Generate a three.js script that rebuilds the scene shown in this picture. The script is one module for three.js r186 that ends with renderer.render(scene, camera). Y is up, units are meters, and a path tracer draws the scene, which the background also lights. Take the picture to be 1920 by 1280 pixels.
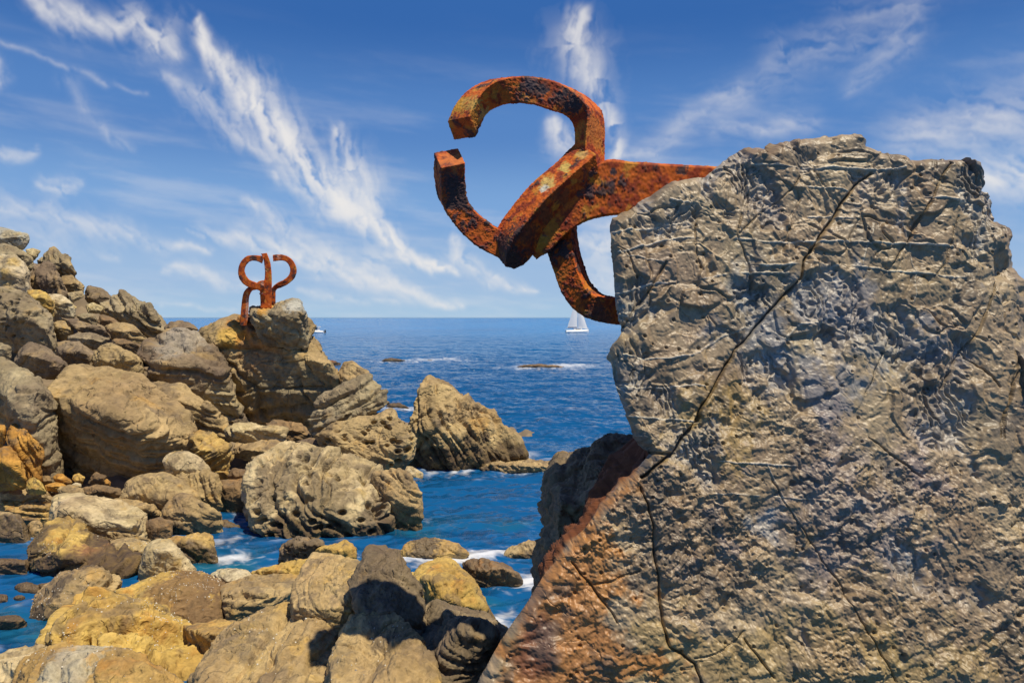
import * as THREE from 'three';
import { ConvexHull } from 'three/addons/math/ConvexHull.js';
import { mergeGeometries } from 'three/addons/utils/BufferGeometryUtils.js';

// ---------- camera, sky, sun, exposure ----------
const scene = new THREE.Scene();
const PW = 1920, PH = 1280, FL = 1400, CX = 960, HOR = 596, EYE = 4;       // photograph size, focal length in its pixels, horizon row, eye height above the sea
const camera = new THREE.PerspectiveCamera(2 * Math.atan(PH / 2 / FL) * 180 / Math.PI, PW / PH, 0.1, 60000);
const STAND = new THREE.Vector3(0, EYE, 0);                                // where the photographer stood
camera.position.copy(STAND);
camera.lookAt(0, EYE, -10);
camera.setViewOffset(PW, PH, 0, PH / 2 - HOR + 0, PW, PH);                  // a level lens shifted so that the horizon sits above the middle
scene.add(camera);
const SUN = new THREE.Vector3(0.303, 1.0, 0.27).normalize();
const sun = new THREE.DirectionalLight(new THREE.Color(1.0, 0.885, 0.69), 5.0);
sun.position.copy(SUN).multiplyScalar(40).add(new THREE.Vector3(-4, 2, -12));
sun.target.position.set(-4, 2, -12);
sun.castShadow = true;
Object.assign(sun.shadow.camera, { left: -24, right: 24, top: 24, bottom: -24, near: 1, far: 120 });
sun.shadow.mapSize.set(2048, 2048);
scene.add(sun, sun.target);
const renderer = new THREE.WebGLRenderer({ antialias: true });
renderer.toneMapping = THREE.LinearToneMapping;
renderer.toneMappingExposure = 1.0;
renderer.shadowMap.enabled = true;

// ---------- noise ----------
function rng(seed) { let s = seed >>> 0; return () => { s = (s + 0x6d2b79f5) | 0; let t = Math.imul(s ^ (s >>> 15), 1 | s); t = (t + Math.imul(t ^ (t >>> 7), 61 | t)) ^ t; return ((t ^ (t >>> 14)) >>> 0) / 4294967296; }; }
const PERM = new Uint8Array(512), GX = new Float32Array(256), GY = new Float32Array(256), GZ = new Float32Array(256);
{ const r = rng(77), p = [...Array(256).keys()]; for (let i = 255; i > 0; i--) { const j = Math.floor(r() * (i + 1)); [p[i], p[j]] = [p[j], p[i]]; }
  for (let i = 0; i < 512; i++) PERM[i] = p[i & 255];
  for (let i = 0; i < 256; i++) { const z = r() * 2 - 1, a = r() * 6.2832, q = Math.sqrt(1 - z * z); GX[i] = q * Math.cos(a); GY[i] = q * Math.sin(a); GZ[i] = z; } }
function N3(x, y, z) {           // gradient noise, about -1..1
  const ix = Math.floor(x), iy = Math.floor(y), iz = Math.floor(z); x -= ix; y -= iy; z -= iz;
  const X = ix & 255, Y = iy & 255, Z = iz & 255, u = x * x * x * (x * (x * 6 - 15) + 10), v = y * y * y * (y * (y * 6 - 15) + 10), w = z * z * z * (z * (z * 6 - 15) + 10);
  const A = PERM[X] + Y, AA = PERM[A & 255] + Z, AB = PERM[(A + 1) & 255] + Z, B = PERM[X + 1] + Y, BA = PERM[B & 255] + Z, BB = PERM[(B + 1) & 255] + Z;
  const g = (h, a, b, c) => { const k = PERM[h & 255]; return GX[k] * a + GY[k] * b + GZ[k] * c; };
  const l = (t, a, b) => a + t * (b - a);
  return 1.5 * l(w, l(v, l(u, g(AA, x, y, z), g(BA, x - 1, y, z)), l(u, g(AB, x, y - 1, z), g(BB, x - 1, y - 1, z))),
    l(v, l(u, g(AA + 1, x, y, z - 1), g(BA + 1, x - 1, y, z - 1)), l(u, g(AB + 1, x, y - 1, z - 1), g(BB + 1, x - 1, y - 1, z - 1))));
}
function fbm(x, y, z, o, gain = 0.5) { let s = 0, a = 1; for (let i = 0; i < o; i++) { s += a * N3(x, y, z); x = x * 2.03 + 7.1; y = y * 2.03 + 3.7; z = z * 2.03 + 1.3; a *= gain; } return s; }
function ridged(x, y, z, o) { let s = 0, a = 1; for (let i = 0; i < o; i++) { s += a * (1 - 2 * Math.abs(N3(x, y, z))); x = x * 2.1 + 5.1; y = y * 2.1 + 2.7; z = z * 2.1 + 9.3; a *= 0.5; } return s; }
const W3 = { f1: 0, f2: 0, id: 0, dx: 0, dy: 0, dz: 0 };
const rnd3 = (a, b, c, k) => PERM[(PERM[(PERM[(a + k) & 255] + b) & 255] + c) & 255] / 255;
function worley(x, y, z) {       // nearest and second nearest cell centre
  const ix = Math.floor(x), iy = Math.floor(y), iz = Math.floor(z); let f1 = 9, f2 = 9, id = 0;
  for (let a = ix - 1; a <= ix + 1; a++) for (let b = iy - 1; b <= iy + 1; b++) for (let c = iz - 1; c <= iz + 1; c++) {
    const dx = a + rnd3(a, b, c, 11) - x, dy = b + rnd3(a, b, c, 57) - y, dz = c + rnd3(a, b, c, 131) - z, d = dx * dx + dy * dy + dz * dz;
    if (d < f1) { f2 = f1; f1 = d; id = rnd3(a, b, c, 201); W3.dx = dx; W3.dy = dy; W3.dz = dz; } else if (d < f2) f2 = d;
  }
  W3.f1 = Math.sqrt(f1); W3.f2 = Math.sqrt(f2); W3.id = id; return W3;
}
const clamp = (x, a = 0, b = 1) => Math.min(b, Math.max(a, x)), sst = (a, b, x) => { const t = clamp((x - a) / (b - a)); return t * t * (3 - 2 * t); }, mix = (a, b, t) => a + (b - a) * t;

// ---------- the sky: blue air and cirrus, one computed panorama ----------
const sRGB = (r, g, b) => [r, g, b].map((v) => { v /= 255; return v <= 0.04045 ? v / 12.92 : Math.pow((v + 0.055) / 1.055, 2.4); });
{
  const W = 4096, H = 2048, data = new Float32Array(W * H * 4);
  // clear air by elevation in degrees
  const air = [[-90, sRGB(40, 80, 120)], [-2, sRGB(70, 120, 165)], [0, sRGB(168, 198, 224)], [3, sRGB(158, 188, 222)], [8, sRGB(124, 166, 216)], [14, sRGB(88, 134, 196)], [22, sRGB(55, 104, 172)], [40, sRGB(40, 86, 158)], [90, sRGB(30, 70, 142)]];
  const airAt = (e) => { let i = 1; while (i < air.length - 1 && e > air[i][0]) i++; const [e0, a] = air[i - 1], [e1, b] = air[i], t = sst(0, 1, (e - e0) / (e1 - e0)); return [0, 1, 2].map((c) => mix(a[c], b[c], t)); };
  // cirrus plumes: spine points (column, row, half width) in the photograph's scale, opacity, fibre direction
  const plumes = [
    [[[370, 40, 10], [425, 120, 26], [480, 195, 44], [540, 270, 42], [615, 350, 38], [690, 425, 28], [760, 482, 18], [860, 520, 8]], 1.5],
    [[[310, 150, 14], [370, 190, 34], [430, 245, 30], [500, 300, 20]], 0.5],
    [[[60, 0, 20], [150, 35, 34], [220, 65, 26], [250, 40, 34], [300, 70, 44], [335, 95, 22]], 0.85],
    [[[640, 250, 20], [665, 310, 38], [690, 360, 36], [705, 395, 12]], 0.75],
    [[[520, 330, 24], [600, 380, 34], [680, 400, 24]], 0.5],
    [[[-40, 385, 30], [90, 400, 38], [200, 430, 30], [300, 455, 20], [400, 472, 10]], 0.55],
    [[[70, 335, 16], [115, 345, 26], [155, 340, 10]], 0.5],
    [[[360, 430, 10], [480, 455, 26], [600, 490, 30], [720, 535, 20], [870, 577, 8]], 0.7],
    [[[470, 385, 12], [540, 440, 26], [640, 490, 26], [760, 500, 14]], 0.5],
    [[[300, 500, 8], [370, 512, 18], [450, 530, 16], [520, 545, 8]], 0.6],
    [[[855, 450, 14], [865, 490, 26], [920, 520, 20], [1010, 545, 8]], 0.62],
    [[[560, 545, 8], [640, 560, 14], [740, 572, 8]], 0.35],
    [[[1085, 20, 22], [1085, 90, 52], [1105, 150, 40], [1130, 190, 26], [1150, 240, 18], [1160, 300, 16]], 0.85],
    [[[1035, 225, 14], [1055, 262, 26], [1080, 280, 12]], 0.7],
    [[[1140, 310, 14], [1220, 275, 34], [1290, 225, 34], [1380, 170, 26]], 0.26],
    [[[1360, 190, 30], [1480, 110, 60], [1600, 60, 70], [1720, 0, 60]], 0.2],
    [[[1600, 170, 30], [1680, 80, 44], [1720, 20, 30]], 0.24],
    [[[1700, 260, 60], [1820, 230, 80], [1960, 200, 90]], 0.38],
    [[[1850, 330, 46], [1930, 340, 60], [2050, 330, 70]], 0.75],
    [[[1350, 245, 30], [1430, 240, 36], [1520, 230, 30]], 0.3],
    [[[1080, 455, 24], [1125, 455, 44], [1165, 445, 40], [1230, 440, 30]], 0.85],
    [[[1080, 520, 20], [1120, 530, 34], [1200, 540, 30]], 0.55],
    [[[-60, 275, 24], [0, 285, 22], [60, 275, 10]], 0.45],
    [[[-10, 120, 14], [4, 150, 16]], 0.5],
    [[[0, 85, 6], [90, 110, 7], [180, 145, 8], [270, 180, 6]], 0.3],
    [[[120, 150, 16], [150, 190, 22], [190, 240, 16], [250, 280, 10]], 0.2],
    [[[-40, 430, 20], [80, 450, 24], [220, 480, 14]], 0.25],
    [[[310, 568, 6], [400, 576, 6], [480, 580, 5]], 0.3],
  ];
  for (let j = 0; j < H; j++) {
    const el = ((j + 0.5) / H - 0.5) * Math.PI, ed = el * 180 / Math.PI, sy = Math.sin(el), cy = Math.cos(el), base = airAt(ed);
    for (let i = 0; i < W; i++) {
      const az = ((i + 0.5) / W - 0.5) * 2 * Math.PI, x = Math.cos(az) * cy, z = Math.sin(az) * cy, k = (j * W + i) * 4;
      let cl = 0;
      if (ed > -0.4) {
        const front = z < -0.35 && ed < 40;
        let seen = 0;
        if (front) {
          const px = CX + x / -z * FL, py = HOR - sy / -z * FL;
          const edge = Math.max(-px - 60, px - 2000, -py - 30, 0); seen = 1 - sst(0, 300, edge);
          if (seen > 0) {
            const wx = px + 17 * fbm(px / 110, py / 110, 3.3, 4), wy = py + 17 * fbm(px / 110, py / 110, 8.8, 4), puff = fbm(px / 38, py / 38, 4.4, 5, 0.58), rag = fbm(px / 60 + 9, py / 60, 6.1, 4, 0.6);
            for (const [sp, op] of plumes) {
              let best = 9, bd = 0, ba = 0;
              for (let s = 0; s + 1 < sp.length; s++) {
                const [x0, y0, w0] = sp[s], [x1, y1, w1] = sp[s + 1], dx = x1 - x0, dy = y1 - y0, L2 = dx * dx + dy * dy, t = clamp(((wx - x0) * dx + (wy - y0) * dy) / L2);
                const qx = wx - x0 - dx * t, qy = wy - y0 - dy * t, D = Math.sqrt(qx * qx + qy * qy) / (0.86 * mix(w0, w1, t));
                if (D < best) { best = D; ba = Math.atan2(dy, dx); }
              }
              if (best < 2.2) {
                const ca = Math.cos(ba + 0.35), sa = Math.sin(ba + 0.35), u = (px * ca + py * sa), v = (-px * sa + py * ca);
                const fb = fbm((u + 16 * rag) / 120, (v + 9 * puff) / 17, 1.7 + op, 5, 0.52), bb = Math.max(0, best + 0.26 * rag + 0.22 * fb);
                cl += op * (0.75 * Math.exp(-bb * bb * 1.5) * clamp(0.74 + 0.8 * fb + 0.42 * puff, 0, 1.9) + 0.42 * Math.exp(-best * best * 0.55) * clamp(0.35 + 0.8 * fb + 0.5 * rag));
              }
            }
            cl *= seen;
          }
        }
        if (seen < 1) {                         // the same kind of sky all round
          const hh = 1 / (Math.max(sy, 0.02) + 0.08), gx = x * hh, gz = z * hh;
          const m = sst(0.1, 0.9, fbm(gx * 0.9 + 4, gz * 0.9, 2.2, 4)), fb = 0.5 + 0.6 * fbm(gx * 2 + gz * 3, gz * 9 - gx * 5, 5.5, 4, 0.6);
          cl += (1 - seen) * 0.8 * m * clamp(fb) * sst(0, 6, ed);
        }
        cl += 0.26 * sst(-0.25, 1.0, fbm(x * 4 + 3 * sy, sy * 26 + 2 * x, z * 4, 6, 0.6)) * (1 - sst(7, 24, ed));
      }
      cl = 0.97 * (1 - Math.exp(-1.3 * Math.pow(cl, 1.2)));
      const wcol = [0.86, 0.83, 0.80];
      for (let c = 0; c < 3; c++) data[k + c] = mix(base[c], wcol[c], cl);
      data[k + 3] = 1;
    }
  }
  const t = new THREE.DataTexture(data, W, H, THREE.RGBAFormat, THREE.FloatType);
  t.mapping = THREE.EquirectangularReflectionMapping; t.magFilter = t.minFilter = THREE.LinearFilter; t.colorSpace = THREE.LinearSRGBColorSpace; t.needsUpdate = true;
  scene.background = t; scene.environment = t;
}

// ---------- helpers ----------
// a point seen at (column, row) of the photograph, at a distance along the view axis
const P = (px, py, d) => new THREE.Vector3((px - CX) / FL * d, EYE - (py - HOR) / FL * d, -d);
const FR = { A: [760, 100, 1463 / 640], B: [0, 400, 1638 / 640], C: [380, 440, 1837 / 660], D: [0, 840, 1513 / 520], E: [380, 820, 1892 / 680], F: [880, 780, 1741 / 680], G: [1120, 230, 1796 / 800], H: [1300, 700, 1368 / 620], Y: [920, 380, 1378 / 280], Z: [800, 130, 1677 / 380], X: [430, 460, 1684 / 250], p: [0, 0, 1] };
const un = (f, x, y) => [FR[f][0] + x / FR[f][2], FR[f][1] + y / FR[f][2]];
const used = new Map();
function numbered(name) { const n = used.get(name) || 0; used.set(name, n + 1); return n ? name + '_' + String(n).padStart(3, '0') : name; }
function tag(o, label, category, group, kind) { if (label) o.userData.label = label; if (category) o.userData.category = category; if (group) o.userData.group = group; if (kind) o.userData.kind = kind; return o; }
function meshOf(name, geo, mat, parent = scene) { const m = new THREE.Mesh(geo, mat); m.name = parent === scene ? numbered(name) : name; m.castShadow = m.receiveShadow = true; parent.add(m); return m; }
function geoOf(pos, idx, col) {
  const g = new THREE.BufferGeometry();
  g.setAttribute('position', new THREE.BufferAttribute(pos, 3)); if (col) g.setAttribute('color', new THREE.BufferAttribute(col, 3));
  g.setIndex(new THREE.BufferAttribute(idx, 1)); g.computeVertexNormals(); return g;
}
const terr = (n, k, w = 0.16) => { const q = n * k, f = Math.floor(q); return (f + sst(0.5 - w, 0.5 + w, q - f)) / k; };      // flat treads with steep risers: split stone
// tiling stone relief (height) and tone, shared by all rock at several scales
const stoneTex = (() => {
  const S = 1024, H = new Uint8Array(S * S * 4), C = new Uint8Array(S * S * 4);
  const g2 = (x, y, per, k) => { const ix = Math.floor(x), iy = Math.floor(y), fx = x - ix, fy = y - iy, u = fx * fx * fx * (fx * (fx * 6 - 15) + 10), v = fy * fy * fy * (fy * (fy * 6 - 15) + 10);
    const g = (a, b, dx, dy) => { const q = PERM[(PERM[(((a % per) + per) % per + k) & 255] + ((b % per) + per) % per) & 255]; return GX[q] * dx + GY[q] * dy; };
    return 1.8 * mix(mix(g(ix, iy, fx, fy), g(ix + 1, iy, fx - 1, fy), u), mix(g(ix, iy + 1, fx, fy - 1), g(ix + 1, iy + 1, fx - 1, fy - 1), u), v); };
  const f2 = (x, y, per, o, k, gain = 0.55) => { let s = 0, a = 1; for (let i = 0; i < o; i++) { s += a * g2(x * per, y * per, per, k + 17 * i); per *= 2; a *= gain; } return s; };
  for (let j = 0; j < S; j++) for (let i = 0; i < S; i++) {
    const x = i / S, y = j / S, k = (j * S + i) * 4, a = f2(x, y, 5, 5, 3), b = f2(x, y, 14, 4, 31), c = f2(x, y, 60, 3, 77, 0.7), r1 = Math.abs(g2(x * 7 + 0.25 * a, y * 7 + 0.2 * b, 7, 91)), r2 = Math.abs(g2(x * 16 + 0.3 * a, y * 16, 16, 140)), m = f2(x, y, 4, 2, 190);
    let h = 0.5 + 0.20 * terr(a, 4, 0.12) + 0.10 * terr(b, 3, 0.14) + 0.045 * c;
    h -= 0.20 * Math.exp(-((r1 / 0.022) ** 2)) * sst(-0.25, 0.3, m) + 0.12 * Math.exp(-((r2 / 0.04) ** 2)) * sst(0.0, 0.5, -m);
    const pit = g2(x * 34, y * 34, 34, 60); h -= 0.14 * sst(0.55, 0.85, pit);
    H[k] = H[k + 1] = H[k + 2] = clamp(h) * 255; H[k + 3] = 255;
    const t = 0.80 + 0.10 * c + 0.10 * sst(-0.6, 0.6, b) + 0.08 * a, sp = g2(x * 120, y * 120, 120, 9) > 0.75 ? -0.22 : 0;   // mineral grain
    C[k] = clamp(t + sp) * 255; C[k + 1] = clamp(t * (0.985 + 0.03 * a) + sp) * 255; C[k + 2] = clamp(t * (0.965 + 0.05 * m) + sp) * 255; C[k + 3] = 255;
  }
  return [H, C].map((d) => { const t = new THREE.DataTexture(d, S, S); t.wrapS = t.wrapT = THREE.RepeatWrapping; t.magFilter = THREE.LinearFilter; t.minFilter = THREE.LinearMipmapLinearFilter; t.generateMipmaps = true; t.needsUpdate = true; return t; });
})();
// stone whose grain tile is T metres wide; geometry carries uv in metres
const stoneMats = new Map();
function stone(T, rough, bump = 0.020) {
  const c = Math.round(Math.log(T / 3.6) / Math.log(1.35)), key = c + '/' + rough + '/' + bump;
  if (!stoneMats.has(key)) { const tile = 3.6 * Math.pow(1.35, c), [h, m] = stoneTex.map((t) => { const q = t.clone(); q.repeat.set(1 / tile, 1 / tile); q.needsUpdate = true; return q; }); const s = new THREE.MeshStandardMaterial({ vertexColors: true, roughness: rough, map: m, bumpMap: h, bumpScale: bump * tile }); s.name = 'sandstone'; stoneMats.set(key, s); }
  return stoneMats.get(key);
}
// box-mapped uv in metres, by the way each face points; vertices on a seam are doubled
function boxUV(g, ox, oy) {
  const P0 = g.attributes.position, N0 = g.attributes.normal, C0 = g.attributes.color, I = g.index.array, copy = new Map(), src = [], ax = [], out = new Uint32Array(I.length);
  for (let t = 0; t < I.length; t += 3) {
    let nx = 0, ny = 0, nz = 0; for (let c = 0; c < 3; c++) { nx += N0.getX(I[t + c]); ny += N0.getY(I[t + c]); nz += N0.getZ(I[t + c]); }
    nx = Math.abs(nx); ny = Math.abs(ny) * 1.1; nz = Math.abs(nz) * 1.25; const a = nz >= nx && nz >= ny ? 2 : ny >= nx ? 1 : 0;
    for (let c = 0; c < 3; c++) { const key = I[t + c] * 3 + a; let v = copy.get(key); if (v === undefined) { v = src.length; copy.set(key, v); src.push(I[t + c]); ax.push(a); } out[t + c] = v; }
  }
  const n = src.length, p = new Float32Array(n * 3), q = new Float32Array(n * 3), c = new Float32Array(n * 3), uv = new Float32Array(n * 2);
  for (let i = 0; i < n; i++) { const s = src[i]; for (let k = 0; k < 3; k++) { p[i * 3 + k] = P0.array[s * 3 + k]; q[i * 3 + k] = N0.array[s * 3 + k]; c[i * 3 + k] = C0.array[s * 3 + k]; } const X = p[i * 3], Y = p[i * 3 + 1], Z = p[i * 3 + 2]; uv[i * 2] = ox + (ax[i] === 0 ? Z + 0.3 * Y : ax[i] === 1 ? X : X + 0.3 * Y); uv[i * 2 + 1] = oy + (ax[i] === 1 ? Z + 0.3 * X : Y - 0.3 * X); }
  const r = new THREE.BufferGeometry(); r.setAttribute('position', new THREE.BufferAttribute(p, 3)); r.setAttribute('normal', new THREE.BufferAttribute(q, 3)); r.setAttribute('color', new THREE.BufferAttribute(c, 3)); r.setAttribute('uv', new THREE.BufferAttribute(uv, 2)); r.setIndex(new THREE.BufferAttribute(out, 1)); return r;
}
const rockMat = new THREE.MeshStandardMaterial({ vertexColors: true, roughness: 0.93 }); rockMat.name = 'sandstone';
const wetMat = new THREE.MeshStandardMaterial({ vertexColors: true, roughness: 0.62 }); wetMat.name = 'damp sandstone';
const rustMat = new THREE.MeshStandardMaterial({ vertexColors: true, roughness: 0.82, metalness: 0.0 }); rustMat.name = 'rusted iron';
const paint = (r, g, b, rough = 0.5) => new THREE.MeshStandardMaterial({ color: new THREE.Color().setRGB(r, g, b), roughness: rough });

// ---------- stone colours (linear base colours) ----------
const PAL = {   // body, second tone, stain, stain share
  tan: [[.42, .315, .165], [.29, .21, .11], [.40, .25, .08], .2],
  grey: [[.35, .295, .195], [.225, .18, .115], [.38, .27, .12], .16],
  ochre: [[.47, .32, .11], [.34, .225, .085], [.40, .21, .05], .28],
  yellow: [[.54, .385, .115], [.41, .275, .08], [.42, .22, .05], .26],
  brown: [[.25, .165, .085], [.15, .10, .055], [.29, .15, .05], .22],
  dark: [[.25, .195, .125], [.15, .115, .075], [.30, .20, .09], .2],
  purple: [[.25, .19, .125], [.15, .11, .078], [.30, .21, .10], .28],
  pale: [[.54, .45, .285], [.39, .31, .18], [.44, .31, .11], .2],
  white: [[.60, .53, .39], [.44, .37, .24], [.50, .36, .12], .28],
  blue: [[.37, .38, .36], [.32, .28, .2], [.42, .34, .18], .15],
  orange: [[.50, .27, .055], [.36, .185, .04], [.60, .36, .10], .28],
  rust: [[.32, .13, .045], [.20, .085, .035], [.40, .16, .03], .3],
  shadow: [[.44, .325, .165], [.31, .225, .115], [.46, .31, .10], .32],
};

// One boulder: a convex body through the traced corners, edges softened, then weathered.
//  f frame of the corner list, o outline, d distance (or from the height g its foot stands at), th thickness, fr corners on the near side [x, y, dz]
const boulders = {};
let seedN = 1;
function boulder(name, label, f, o, k = {}, group) {
  const seed = seedN++ * 13.37, pts = o.map(([x, y]) => un(f, x, y));
  const xs = pts.map((p) => p[0]), ys = pts.map((p) => p[1]), x0 = Math.min(...xs), x1 = Math.max(...xs), y0 = Math.min(...ys), y1 = Math.max(...ys);
  const g = k.g ?? 0, d = k.d ?? (EYE - g) * FL / (y1 - HOR), w = (x1 - x0) / FL * d, h = (y1 - y0) / FL * d, th = k.th ?? 0.75 * (0.5 * w + 0.5 * h) + 0.1, size = (w + h) / 2;
  const cx = (x0 + x1) / 2, cy = pts.reduce((s, p) => s + p[1], 0) / pts.length, tilt = k.tilt ?? 0.4, C0 = [];
  const emb = k.emb ?? (k.d === undefined ? 0.35 : 0.15 * h);
  const round0 = (k.p ?? 20) <= 12, rq = rng(seedN * 131 + 7);
  if (!k.fr && !round0) { const sl = (rq() - 0.5) * 0.3, up = 0.04 + 0.2 * rq(); for (const s of rq() < 0.5 ? [-0.27, 0.24] : [-0.3, -0.02, 0.28]) C0.push(P(cx + s * (x1 - x0), cy + (s * sl - up * 0.5 + 0.06 * (rq() - 0.5)) * (y1 - y0), d - th * (0.08 + 0.16 * rq()))); }     // a ridge where the top meets the near side
  pts.forEach(([x, y], i) => {
    const t = (y - y0) / (y1 - y0 || 1), dz = o[i][2] ?? (1 - t) * th * tilt;
    C0.push(P(x, y, d + dz));
    if (!k.fr && round0) C0.push(P(cx + (x - cx) * 0.6, cy + (y - cy) * 0.6 - (y1 - y0) * 0.06, d - th * 0.10 + (1 - t) * th * tilt * 0.75));
    C0.push(P(cx + (x - cx) * 0.72, cy + (y - cy) * 0.75, d + th * (0.75 + 0.25 * (1 - t))));
    if (t > 0.72 && emb > 0) { const q = P(x, y, d + dz + 0.06 * th); q.y -= emb; C0.push(q); }
  });
  for (const [x, y, dz] of k.fr || []) { const q = un(f, x, y); C0.push(P(q[0], q[1], d + dz)); }
  const box = new THREE.Box3().setFromPoints(C0), mid = C0.reduce((s, p) => s.add(p), new THREE.Vector3()).multiplyScalar(1 / C0.length), half = box.getSize(new THREE.Vector3()).multiplyScalar(0.5);
  const hull = new ConvexHull().setFromPoints(C0.map((p) => p.clone().sub(mid).divide(half)));
  const planes = [];
  for (const F of hull.faces) {
    const n = F.normal, c = F.constant; if (c < 1e-3) continue;
    const twin = planes.find((q) => q[0] * n.x + q[1] * n.y + q[2] * n.z > 0.985 && Math.abs(q[3] - c) < 0.05);
    if (!twin) planes.push([n.x, n.y, n.z, c]);
  }
  { const rc = rng(seedN * 7919 + 5), round = (k.p ?? 20) <= 12, nc = k.cuts ?? (round ? 6 : k.fr ? 9 : 9), lo0 = round ? 0.86 : k.fr ? 0.90 : 0.78;      // flat faces where pieces have broken off
    const Q = C0.map((p) => p.clone().sub(mid).divide(half));
    for (let i = 0; i < nc; i++) { const zc = rc() * 2 - 1, a = rc() * 6.2832, q = Math.sqrt(1 - zc * zc), n = new THREE.Vector3(q * Math.cos(a), zc, q * Math.sin(a)); let s = 0; for (const p of Q) s = Math.max(s, p.dot(n)); planes.push([n.x, n.y, n.z, s * (lo0 + (0.975 - lo0) * rc())]); } }
  const sharp = 3.4 * (k.p ?? 22), pxm = d / FL * 1.875;           // metres per rendered pixel
  const view = mid.clone().sub(STAND).negate().divide(half).normalize(), pull = 0.55;
  const n = Math.max(10, Math.min(230, Math.round((k.fine ?? 1) * 0.785 * Math.max(w, h, 0.8 * th) / pxm / 1.6)));
  // cube sphere
  const map = new Map(), dirs = [], index = [];
  const vid = (a, b, c) => { const key = (a * 512 + b) * 512 + c; let v = map.get(key); if (v === undefined) { v = dirs.length / 3; map.set(key, v); const tx = Math.tan((a / n * 2 - 1) * Math.PI / 4), ty = Math.tan((b / n * 2 - 1) * Math.PI / 4), tz = Math.tan((c / n * 2 - 1) * Math.PI / 4), L = Math.hypot(tx, ty, tz); let X = tx / L + pull * view.x, Y = ty / L + pull * view.y, Z = tz / L + pull * view.z; const M = Math.hypot(X, Y, Z); dirs.push(X / M, Y / M, Z / M); } return v; };
  for (let s = 0; s < 6; s++) for (let a = 0; a < n; a++) for (let b = 0; b < n; b++) {
    const q = (i, j) => s === 0 ? vid(n, i, j) : s === 1 ? vid(0, j, i) : s === 2 ? vid(j, n, i) : s === 3 ? vid(i, 0, j) : s === 4 ? vid(i, j, n) : vid(j, i, 0);
    const A = q(a, b), B = q(a + 1, b), Cc = q(a + 1, b + 1), D = q(a, b + 1); index.push(A, B, Cc, A, Cc, D);
  }
  const N = dirs.length / 3, pos = new Float32Array(N * 3), col = new Float32Array(N * 3);
  const [cA, cB, cC, share] = PAL[k.pal ?? 'tan'], S = 1 / size;
  const bed = new THREE.Vector3(...(k.bed ?? [0.42, 0.86, 0.28])).normalize(), sa = 1.35 * (k.strata ?? 0.6), pa = k.pits ?? 0, ra = k.rough ?? 1, ca = k.chips ?? 1;
  const oct = Math.max(2, Math.min(6, Math.round(Math.log2(size / (pxm * 3)))));
  const crackW = Math.max(0.028, 2.6 * pxm * S), F0 = 1.5 * S, wet = k.wet ?? (k.d === undefined ? 0.32 : -9);
  for (let i = 0; i < N; i++) {
    const X = dirs[i * 3], Y = dirs[i * 3 + 1], Z = dirs[i * 3 + 2]; let sum = 0, nx = 0, ny = 0, nz = 0;
    for (const q of planes) { const c = (q[0] * X + q[1] * Y + q[2] * Z) / q[3]; if (c > 0.02) { const e = Math.pow(c, sharp - 1); sum += e * c; nx += e * q[0] / q[3]; ny += e * q[1] / q[3]; nz += e * q[2] / q[3]; } }
    const r = 1.035 * Math.pow(sum, -1 / sharp); nx /= half.x; ny /= half.y; nz /= half.z; const nl = Math.hypot(nx, ny, nz); nx /= nl; ny /= nl; nz /= nl;
    let x = mid.x + X * r * half.x, y = mid.y + Y * r * half.y, z = mid.z + Z * r * half.z;
    // weathering, outward by hgt
    const ax = x + seed, ay = y + seed * 0.7, az = z - seed * 0.4;
    const lo = fbm(ax * F0, ay * F0, az * F0, 2), wob = N3(ax * F0 * 2.2, ay * F0 * 2.2, az * F0 * 2.2);
    let hgt = 0.010 * size * lo;
    const t1_ = fbm(ax * 1.25 * S + 3, ay * 1.25 * S, az * 1.25 * S, 3, 0.5), t2_ = fbm(ax * 3.4 * S, ay * 3.4 * S + 7, az * 3.4 * S, 3, 0.5), t3_ = fbm(ax * 8 * S, ay * 8 * S, az * 8 * S + 5, Math.max(2, oct - 2), 0.55);
    hgt += ca * size * (0.046 * terr(t1_, 4.5, 0.05) + 0.022 * terr(t2_, 4, 0.07));
    hgt += ra * size * (0.010 * terr(t3_, 3, 0.14) + 0.002 * t3_);
    { const q1 = N3(ax * 1.5 * S + 0.25 * wob, ay * 1.5 * S, az * 1.5 * S + 0.2 * lo); hgt += ca * size * (0.016 * sst(-0.04, 0.04, q1) - 0.026 * Math.exp(-((q1 / (1.4 * crackW)) ** 2))); }
    const sl = (x * bed.x + y * bed.y + z * bed.z) + 0.06 * size * lo + 0.012 * size * wob + seed;
    let lay = 0, lay2 = 0;
    if (sa > 0) {
      lay = N3(sl * 5 * S, seed, 0.25 * wob); lay2 = N3(sl * 14 * S, seed + 9, 0.4 * lo); const lm = sst(-0.35, 0.25, t1_);
      hgt += sa * size * (0.022 * sst(-0.06, 0.06, lay) + lm * (0.012 * sst(-0.12, 0.12, lay2) - 0.020 * Math.exp(-((lay2 / (4 * crackW)) ** 2))) - 0.036 * Math.exp(-((lay / (3 * crackW)) ** 2)) * sst(-0.4, 0.2, t2_));
    }
    if (pa > 0) { const fp = k.pf ?? 6, wv = worley(ax * fp * S, ay * fp * 1.5 * S, az * fp * S); const pr = 0.26 + 0.2 * wv.id; hgt -= pa * size * 0.055 * sst(pr, pr * 0.55, wv.f1) * (wv.id > 0.3 ? 1 : 0) * sst(-0.1, 0.2, lo + 0.25 * wob + (pa > 1.3 ? 0.45 : 0.1)); }
    const fine = fbm(ax * 13 * S, ay * 13 * S, az * 13 * S, Math.max(2, oct - 1), 0.62);
    hgt += ra * size * 0.005 * fine;
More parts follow.
